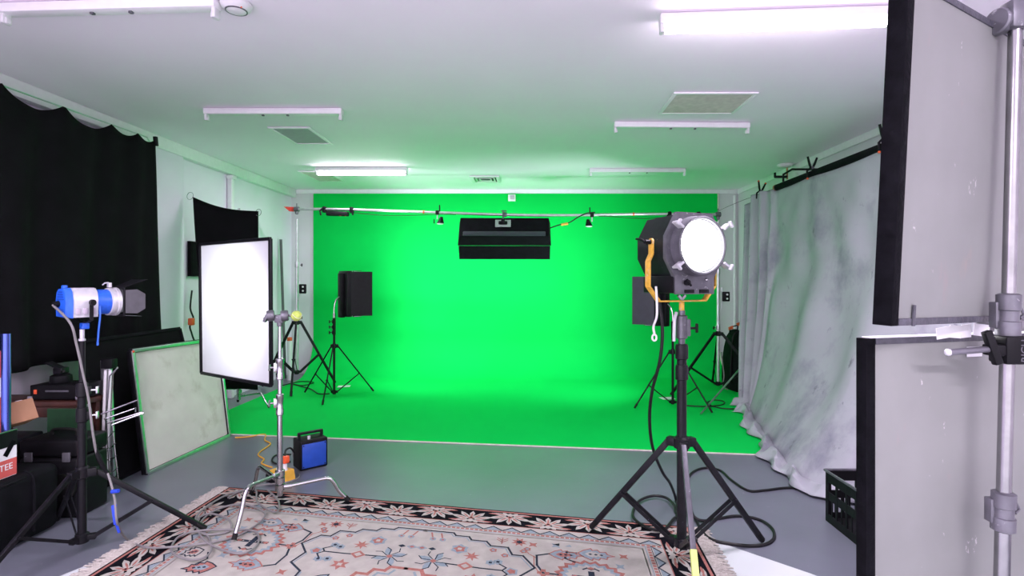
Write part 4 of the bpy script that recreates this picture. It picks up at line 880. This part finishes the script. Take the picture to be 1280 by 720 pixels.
def muslin(u, v):
    y0 = 7.12-(7.12-3.5)*u
    far = max(0, min(1, (y0-6.2)/.35)); far = far*far*(3-2*far)
    zt = 2.575-.02*(1-abs(((y0-3.3) % 1.14)/.57-1)**2)
    if y0 > 6.36: zt = 2.575+.03*min(1, (y0-6.36)/.3)-.10*max(0, (y0-6.78)/.34)**2
    for a, b in zip(MY, MY[1:]):
        if b[0] <= y0 <= a[0] or b is MY[-1]: q = min(1, max(0, (a[0]-y0)/(a[0]-b[0]))); xb = a[1]+(b[1]-a[1])*q; break
    d = min(1, v/.93); z = zt+(.02-zt)*d
    xt = 2.885-.02*far; s = d**2.6; x = xt+(xb-xt)*s; y = y0
    y -= far*(.40*d**3*(y0-6.1)+.10*d)                                    # the bunched end swings forward at the hem
    a0 = min(1, 2.5*d)
    ph = (y0-5.57)/(.30+1.35*d); x += .034*sin(ph*7.5+.6)*a0*math.exp(-abs(ph)*.7)*(1-far)
    ph3 = (y0-4.43)/(.35+1.5*d); x += .036*sin(ph3*6.5)*a0*math.exp(-abs(ph3)*.6)*(1-far)
    x += (.018*sin(y0*5.2+1.6*d)*d+.008*sin(y0*13-2*d)*d)*(1-far)
    gx = (y0-6.2)/.92
    x += far*(.085*sin(gx*23+.8*d)+.03*sin(gx*47+1))*min(1, .45+.8*d)
    ph2 = (y0-6.72)/(.18+1.0*d); x += .05*sin(ph2*5.5+2.2)*math.exp(-abs(ph2)*.8)*a0*(1-.5*far)*(1 if y0 < 6.72 else .4)
    if v > .93:
        q = (v-.93)/.07; x -= .16*q*(1+.3*sin(y0*7)+.15*sin(y0*19)); z = .02+.04*(1+sin(y0*15+q*4))*sin(pi*q)+.03*(1-q)*(1+sin(y0*27))*.5
        y -= .08*q
    return (x, y, max(z, .012))
mu = thing('muslin_curtain', 'stained grey muslin backdrop hanging from the black pole and spilling onto the floor', 'curtain', (2.7, 5.3, 0))
MB().grid(muslin, 220, 70).build('cloth', MUS, mu, world=True, solid=.004)
def aclamp(loc, rz, tilt, label, tip):
    t = thing('spring_clamp', label, 'clamp', loc, 0, 'spring clamps on the muslin', rot=(0, tilt, rz))
    for s_ in (-1, 1):
        m = MB(); m.tube([(s_*.012, 0, .02), (s_*.03, 0, .06), (s_*.055, 0, .13)], [.011, .012, .010], 8); m.build('handle', BPL, t)
        m = MB(); m.tube([(s_*.012, 0, .02), (s_*.052, 0, -.02), (s_*.042, 0, -.09)], [.011, .010, .008], 8); m.build('jaw', BPL, t)
        m = MB(); m.sphere((s_*.055, 0, .13), .013, 10) if tip == 'h' else m.sphere((s_*.042, 0, -.095), .012, 10); m.build('tip', ORA, t)
    m = MB(); m.cyl((0, -.018, .02), (0, .018, .02), .014); m.build('spring', GREYM, t)
aclamp((2.86, 6.72, 2.60), R(20), R(12), 'black and orange spring clamp pinching the bunched far end of the muslin', 'h')
aclamp((2.895, 5.57, 2.645), R(12), R(4), 'black spring clamp with orange jaw tips on the muslin pole, middle of the cloth', 'j')
aclamp((2.895, 4.43, 2.645), R(12), R(4), 'black spring clamp on the muslin pole close to the taped white panel', 'j')
single(MB().tube(spline([(2.9, 6.40, 2.60), (2.88, 6.7, 2.59), (2.95, 7.6, 2.62), (3.1, 8.86, 2.66)], 5), .003, 6), 'tie_wire', BCAB, 'thin black wire from the pole end to the back wall above the bunched muslin', 'wire', (2.9, 6.5, 2.6))
# milk crate
t = thing('milk_crate', 'black plastic milk crate on the floor below the muslin curtain', 'crate', (2.06, 3.2, 0))
W_, D_, H_ = .38, .44, .315
m = MB(); m.box((0, 0, .01), (W_-.02, D_-.02, .014)); m.build('base', BPL, t)
def side_panel(M4, w):
    m = MB(); n = 4
    m.box((0, 0, .025), (w, .008, .05)); m.box((0, 0, H_-.035), (w, .008, .06)); m.box((0, 0, .165), (w, .006, .05))
    for k in range(n+1): m.box((-w/2+.015+(w-.03)*k/n, 0, H_/2), (.03 if k in (0, n) else .018, .009, H_-.01))
    for k in range(n): m.box((-w/2+.015+(w-.03)*(k+.5)/n, 0, .095), (.012, .005, .10))
    return m.build('side', BPL, t, M=M4)
side_panel(Matrix.Translation(V((0, -D_/2, 0))), W_); side_panel(Matrix.Translation(V((0, D_/2, 0))), W_)
for s_ in (-1, 1): side_panel(Matrix.Translation(V((s_*W_/2, 0, 0))) @ Matrix.Rotation(pi/2, 4, 'Z'), D_)
m = MB(); m.tube([(-W_/2-.006, -D_/2-.006, H_), (W_/2+.006, -D_/2-.006, H_), (W_/2+.006, D_/2+.006, H_), (-W_/2-.006, D_/2+.006, H_)], .009, 8, closed=True); m.build('rim', GREYM, t)

# ------------------------------------------------------------------ foreground stand and taped panels
PT, PB = V((1.284, 1.435, 2.19)), V((1.232, 1.435, .10))
POLE = mat('worn_chrome', (.30, .30, .31), .24, metal=1, var=.12)
st = thing('c_stand', 'tall silver C-stand at the right edge in front of the two taped white panels', 'stand', (PB.x, PB.y, 0))
MB().cyl(PB, PB.lerp(PT, .37), .0175).build('column', POLE, st, world=True)
MB().cyl(PB.lerp(PT, .36), PB.lerp(PT, .62), .0165).build('riser', POLE, st, world=True)
MB().cyl(PB.lerp(PT, .61), PT, .0155).build('riser', POLE, st, world=True)
for f0_, f1_ in ((.355, .405), (.60, .655)):
    m = MB(); a, b = PB.lerp(PT, f0_), PB.lerp(PT, f1_); L = (b-a).length; m.lathe([(.02, 0), (.027, .004), (.027, L*.35), (.023, L*.37), (.023, L*.60), (.027, L*.62), (.027, L-.004), (.02, L)], a, (PT-PB)); m.box(a.lerp(b, .5)+V((-.022, .012, 0)), (.02, .025, L*.6), bev=.003); cl = m.build('collar', GREYM, st, world=True)
    m = MB(); c = a.lerp(b, .6); m.tube([c+V((.02, .01, 0)), c+V((.045, .015, .01)), c+V((.055, .015, -.01)), c+V((.04, .01, -.02))], .004, 6); m.build('knob', GREYM, cl, world=True)
m = MB(); m.box(PT+V((0, 0, .01)), (.055, .05, .075), bev=.008); m.lathe([(.03, -.012), (.034, -.008), (.034, .008), (.03, .012)], PT+V((-.035, .01, -.0)), (1, .3, 0)); m.build('grip_head', GREYM, st, world=True)
m = MB(); c = PB.lerp(PT, .585); m.box(c+V((.0, -.012, -.0)), (.075, .06, .072), bev=.006); m.box(c+V((-.052, -.02, .0)), (.035, .04, .03), bev=.006); gh = m.build('clamp_head', BPL, st, world=True); gh['label'] = 'black clamp head with worn lettering'
text_mesh('RICH', .026, .0005, 'lettering', GREYM, gh, Matrix.Translation(V(c)-V((PB.x, PB.y, 0))+V((.008, -.0425, 0))) @ Matrix.Rotation(pi/2, 4, 'X') @ Matrix.Rotation(pi/2, 4, 'Z'))
m = MB(); m.cyl(c+V((-.05, -.03, .005)), c+V((-.185, -.04, -.004)), .0085, seg=10); hd = m.build('clamp_handle', GREYM, st, world=True)
m = MB(); m.sphere(c+V((-.187, -.04, -.004)), .0095, 10); m.build('handle_tip', SILV, hd, world=True)
m = MB(); m.bar(c+V((-.085, -.035, .05)), c+V((-.055, -.035, -.035)), .018, .02, bev=.003); m.build('wing_lever', BPL, hd, world=True)
for k in range(3):
    a = R(120*k); d = V((cos(a), sin(a), 0)); zz = .17+.045*k; o_ = V((PB.x, PB.y, 0))
    MB().lathe([(.019, -.02), (.03, -.018), (.03, .018), (.019, .02)], o_+V((0, 0, zz))).build('leg_sleeve', POLE, st, world=True)
    lg = MB().tube(spline([o_+d*.02+V((0, 0, zz)), o_+d*.25+V((0, 0, zz+.015)), o_+d*.33+V((0, 0, zz-.01)), o_+d*.46+V((0, 0, .016))], 5), .0125, 10).build('leg', POLE, st, world=True)
    MB().cyl(o_+d*.455+V((0, 0, .028)), o_+d*.465+V((0, 0, .003)), .015, seg=8).build('rubber_foot', RUB, lg, world=True)

def taped_panel(o, ang, roll, w, h, th, label, tape_w, pitch=0):
    t = thing('white_panel', label, 'panel', o, 0, None, rot=(pitch, roll, ang))
    MB().box((w/2, th/2, h/2), (w-.004, th-.004, h-.004), bev=.002).build('board', FOAM, t)
    g = .0015
    for nm, c, s_ in (('left_tape', (tape_w/2-g, th/2, h/2), (tape_w, th+2*g, h+2*g)), ('right_tape', (w-tape_w/2+g, th/2, h/2), (tape_w, th+2*g, h+2*g)),
                      ('top_tape', (w/2, th/2, h-tape_w*.28+g), (w-2*tape_w-.002, th+2*g, tape_w*.56)), ('bottom_tape', (w/2, th/2, tape_w*.28-g), (w-2*tape_w-.002, th+2*g, tape_w*.56))):
        MB().box(c, s_, bev=.0015).build(nm, GAFF if nm[0] in 'lr' else GREYB, t)
    return t
p0 = at(1114, 407, 1.25)
up = taped_panel(p0, R(30), R(1.0), .95, .80, .04, 'upper taped white panel on the right, edged in black tape, reaching near the ceiling', .03, R(2.2))
MB().box((.095, -.002, .022), (.012, .003, .05)).build('tape_tab', GREYB, up)
p1 = at(1083, 424, 1.44); Hh = .95
lo = taped_panel((p1.x, p1.y, p1.z-Hh), R(15), 0, 1.0, Hh, .03, 'lower taped white panel on the right, edged in black tape, below the black clamp', .03)
for k, (x0, x1, dz, hh) in enumerate(((.235, .285, .0, .034), (.282, .325, .002, .038), (.325, .36, .003, .04), (.37, .43, .004, .037))):
    m = MB(); m.box(((x0+x1)/2, -.004, Hh+.011+dz), (x1-x0, .0016, hh*.92), Matrix.Rotation(R((-6, 5, -3, 7)[k]), 3, 'Y')); m.build('white_tape', WPAP, lo)
m = MB(); m.box((.375, -.003, Hh-.045), (.055, .002, .028)); m.build('label_sticker', WPAP, lo)
m = MB(); m.box((.48, .015, Hh+.003), (.93, .028, .003)); m.build('top_lip', WPAP, lo)

# ------------------------------------------------------------------ cables and boxes on the floor
RZ2 = .0155
g = lambda px, py, z=RZ2: gr(px, py, z+.007)
tail = [BL.matrix_basis @ V((-.02, -.20, -.012)), at(88, 404, 2.86), at(96, 432, 2.88), at(104, 468, 2.90), at(111, 500, 2.92), at(116, 540, 2.92), at(122, 570, 2.95), at(134, 590, 2.98), at(143, 622, 2.93), at(147, 655, 2.9), gr(160, 675, .012), gr(183, 684, .030), gr(210, 684, .032), gr(250, 680, .028)]
coil = [(290, 672), (322, 655), (330, 640), (300, 630), (265, 640), (248, 660), (262, 680), (300, 692), (322, 680), (318, 664), (280, 662), (245, 664), (222, 672), (215, 690), (240, 700), (262, 692), (262, 674), (246, 652), (262, 642), (286, 650), (286, 664), (256, 668), (245, 656), (250, 640), (285, 618), (318, 612), (322, 628), (345, 640), (348, 626), (334, 612)]
tail += [g(x, y, RZ2+.004*(k % 4)) for k, (x, y) in enumerate(coil)]
t = thing('lamp_cable', 'grey cable running from the blue lamp down into loose coils on the rug', 'cable', (gr(250, 680).x, gr(250, 680).y, 0))
MB().tube(spline(tail, 7), .006, 8).build('cord', GCAB, t, world=True)
m = MB(); m.tube(spline([at(119, 556, 2.94), at(123, 570, 2.952), at(130, 584, 2.97), at(136, 594, 2.985)], 4), [.009]*4+[.014]*5+[.009]*4, 8); m.build('inline_switch', BPL, t, world=True)
for (x0, y0, x1, y1, w_) in ((142, 611, 144, 618, .017), ): m = MB(); m.cyl(at(x0-2, (y0+y1)/2, 2.935), at(x1+4, (y0+y1)/2-1, 2.93), .0105); m.build('velcro_tie', BLUEV, t, world=True)
m = MB(); m.loft([at(139, 632, 2.915), at(146, 630, 2.915), at(146, 632, 2.91), at(139, 634, 2.91)], [at(142, 655, 2.90), at(147, 655, 2.90), at(147, 656, 2.895), at(142, 656, 2.895)]); m.bar(at(145, 654, 2.90), at(149, 666, 2.895), .012, .004); m.build('velcro_strap', BLUEV, t, world=True)
# white cable from the blue pack over the rug
wp = [at(384, 551, 4.72), at(378, 546, 4.70), at(370, 553, 4.66), at(366, 565, 4.60), at(370, 580, 4.5), gr(374, 595, .006), gr(365, 601, .006), gr(352, 604, .010), g(330, 606), g(305, 612), g(285, 622)]
single(MB().tube(spline(wp, 7), .006, 8), 'power_cable', GCAB, 'pale grey cable from the blue power pack to the chrome stand base', 'cable', (gr(365, 601).x, gr(365, 601).y, 0))
# blue power pack
pa, pb = gr(378, 590), gr(392, 584); t = thing('power_pack', 'black power pack with a blue front panel and top handle on the grey floor', 'power pack', (-1.775, 4.42, 0), R(-48))
MB().box((0, 0, .12), (.17, .22, .235), bev=.012, seg=3).build('body', BPL, t)
MB().box((.0875, 0, .115), (.006, .19, .19), bev=.002).build('front_panel', BLUED, t)
m = MB()
for y in (-.085, .085):
    for z in (.03, .20): m.sphere((.0895, y, z), .006, 8)
m.build('screw', BLK, t)
m = MB(); m.bar((-.0, -.09, .235), (-.0, -.09, .275), .02, .02); m.bar((0, .09, .235), (0, .09, .275), .02, .02); m.bar((0, -.1, .278), (0, .1, .278), .026, .02, bev=.004); m.build('handle', BLK, t)
m = MB(); m.cyl((.05, -.03, .236), (.05, -.03, .262), .012); m.build('socket', SILV, t)
# yellow power box
t = thing('power_box', 'yellow and black power box on the floor behind the chrome stand', 'power box', (-1.86, 4.10, 0), R(-28))
m = MB(); m.loft([(-.075, -.06, .0), (.075, -.06, .0), (.075, .06, .0), (-.075, .06, .0)], [(-.07, -.05, .085), (.07, -.05, .085), (.07, .05, .085), (-.07, .05, .085)]); m.build('body', YEL, t)
MB().box((-.03, -.066, .03), (.11, .025, .06), bev=.006).build('base_end', BPL, t)
for q in (-.03, .03): m = MB(); m.cyl((q, 0, .083), (q, 0, .092), .022); m.build('socket', WHT, t)
m = MB(); m.cyl((.03, 0, .09), (.03, 0, .13), .018); m.cyl((.03, 0, .13), (.03, 0, .14), .012); pl = m.build('plug', WHT, t); m = MB(); m.box((.036, .0, .165), (.045, .05, .055), bev=.01); m.build('plug_top', ORA, pl)
m = MB(); q0 = t.matrix_basis @ V((.036, 0, .19)); m.tube(spline([q0, at(357, 563, 4.16), at(363, 560, 4.22), at(368, 566, 4.26)], 5), .007, 8); m.build('lead', BCAB, t, world=True)
single(MB().tube(spline([gr(363, 577, .008), gr(348, 580, .008), gr(340, 576, .008), gr(345, 569, .008), gr(364, 568, .008)], 7), .007, 8), 'power_cable', BCAB, 'short black cable looped between the yellow power box and blue power pack', 'cable', gr(345, 575))
floor_cable('extension_cord', YCAB, [(294, 547), (310, 546), (331, 543), (331, 550), (338, 555), (326, 564), (323, 569), (330, 574), (327, 579), (336, 583), (340, 584)], .006, 'yellow extension cord winding over the grey floor by the screen frame', 0)
# cable and cords of the big lamp
q0 = LD.matrix_basis @ V((.17, -.26, -.17))
tail = [at(821, 362, 2.86), at(825, 385, 2.85), at(828, 415, 2.84), at(825, 450, 2.86), at(815, 490, 2.95), at(812, 525, 3.05), at(816, 560, 3.2), at(828, 590, 3.36), at(838, 605, 3.5), gr(845, 625, .01)]
tail += [gr(x, y, .009) for x, y in ((846, 645), (842, 652))]+[g(x, y, .017) for x, y in ((830, 662), (812, 661), (796, 652), (791, 642), (798, 627), (815, 620), (832, 622), (843, 632))]+[gr(x, y, .010) for x, y in ((846, 642), (864, 648), (880, 651))]
tail += [gr(x, y, .009) for x, y in ((920, 645), (950, 650), (966, 662), (966, 675), (948, 682), (915, 680), (885, 672), (870, 650), (860, 628), (858, 608), (864, 592), (880, 585), (900, 588), (914, 600), (935, 613), (955, 613), (980, 610), (1000, 611), (1029, 620))]
for p_ in tail:
    if p_.z < .1 and p_.x < RA.x+3.2 and p_.y < 3.45: p_.z = max(p_.z, .027)
single(MB().tube(spline(tail, 7), .009, 8), 'lamp_cable', BCAB, 'thick black cable from the big lamp looping over the floor to the milk crate', 'cable', gr(880, 640))
t = thing('safety_cord', 'pale cord with a loop end hanging from the yellow yoke of the big lamp', 'cord', at(818, 422, 2.80))
m = MB(); m.tube(spline([at(820, 358, 2.76), at(821, 375, 2.76), at(821, 395, 2.76), at(817, 408, 2.78), at(818, 417, 2.79)], 6), .006, 8); m.build('cord', WHT, t, world=True)
m = MB(); c = at(818, 422, 2.79); m.tube([c+V((.011*cos(a), 0, .016*sin(a))) for a in [2*pi*k/16 for k in range(16)]], .005, 6, closed=True); m.build('loop', WHT, t, world=True)

# ------------------------------------------------------------------ light
def area(name, loc, dirv, sx, sy, power, col=(1, 1, 1), spread=180):
    l = bpy.data.lights.new(name, 'AREA'); l.shape = 'RECTANGLE'; l.size = sx; l.size_y = sy; l.energy = power; l.color = col; l.spread = R(spread)
    o = bpy.data.objects.new(name, l); COL.objects.link(o); o.location = loc
    o.rotation_euler = V(dirv).to_track_quat('-Z', 'Y').to_euler(); return o
def spot(name, loc, dirv, power, ang, blend=.3, r=.05, col=(1, 1, 1)):
    l = bpy.data.lights.new(name, 'SPOT'); l.energy = power; l.spot_size = R(ang); l.spot_blend = blend; l.shadow_soft_size = r; l.color = col
    o = bpy.data.objects.new(name, l); COL.objects.link(o); o.location = loc
    o.rotation_euler = V(dirv).to_track_quat('-Z', 'Y').to_euler(); return o
d0 = (ob.matrix_basis.to_3x3() @ MR.to_3x3() @ V((0, 1, 0))); p0_ = ob.matrix_basis @ (MR @ V((0, .075, 0)))
area('bank_light', p0_, d0, 1.15, .34, 23, (.86, .93, 1))
for b in (bl_, br_):
    M_ = b.matrix_basis; area('bank_light', M_ @ V((0, .16+.075, .31)), M_.to_3x3() @ V((0, 1, 0)), .28, .54, 45, (.86, .93, 1))
M_ = BL.matrix_basis; spot('blue_lamp_beam', M_ @ V((0, .20, 0)), M_.to_3x3() @ V((-.27, 1, -.07)), 80, 92, 1, .05, (.97, .97, 1))
M_ = LD.matrix_basis; spot('big_lamp_beam', M_ @ V((0, .10, .008)), M_.to_3x3() @ V((0, 1, 0)), 260, 70, .6, .12, (1, .98, 1))
for x, y, L, pw in ((-2.19, 7.13, 1.2, 28), (1.36, 3.02, 1.25, 80), (-2.22, .9, 1.2, 80), (-2.22, -1.15, 1.2, 130), (1.40, -1.15, 1.2, 110)):  # last three are fill light, placed at the added unseen battens
    area('tube_light', (x, y, CZ-.108), (0, 0, -1), L-.1, .04, pw, (.98, .84, 1))

w = bpy.data.worlds.new('world'); sc.world = w; w.use_nodes = True
bg = w.node_tree.nodes['Background']; bg.inputs[0].default_value = (.96, .86, 1, 1); bg.inputs[1].default_value = 3.0

sc.view_settings.view_transform = 'Standard'; sc.view_settings.look = 'None'; sc.view_settings.gamma = 1; sc.view_settings.exposure = 0
sc.view_settings.use_curve_mapping = False
cy = sc.cycles
cy.use_denoising = True; cy.max_bounces = 8; cy.diffuse_bounces = 5; cy.glossy_bounces = 4; cy.sample_clamp_indirect = 6; cy.caustics_reflective = False; cy.caustics_refractive = False
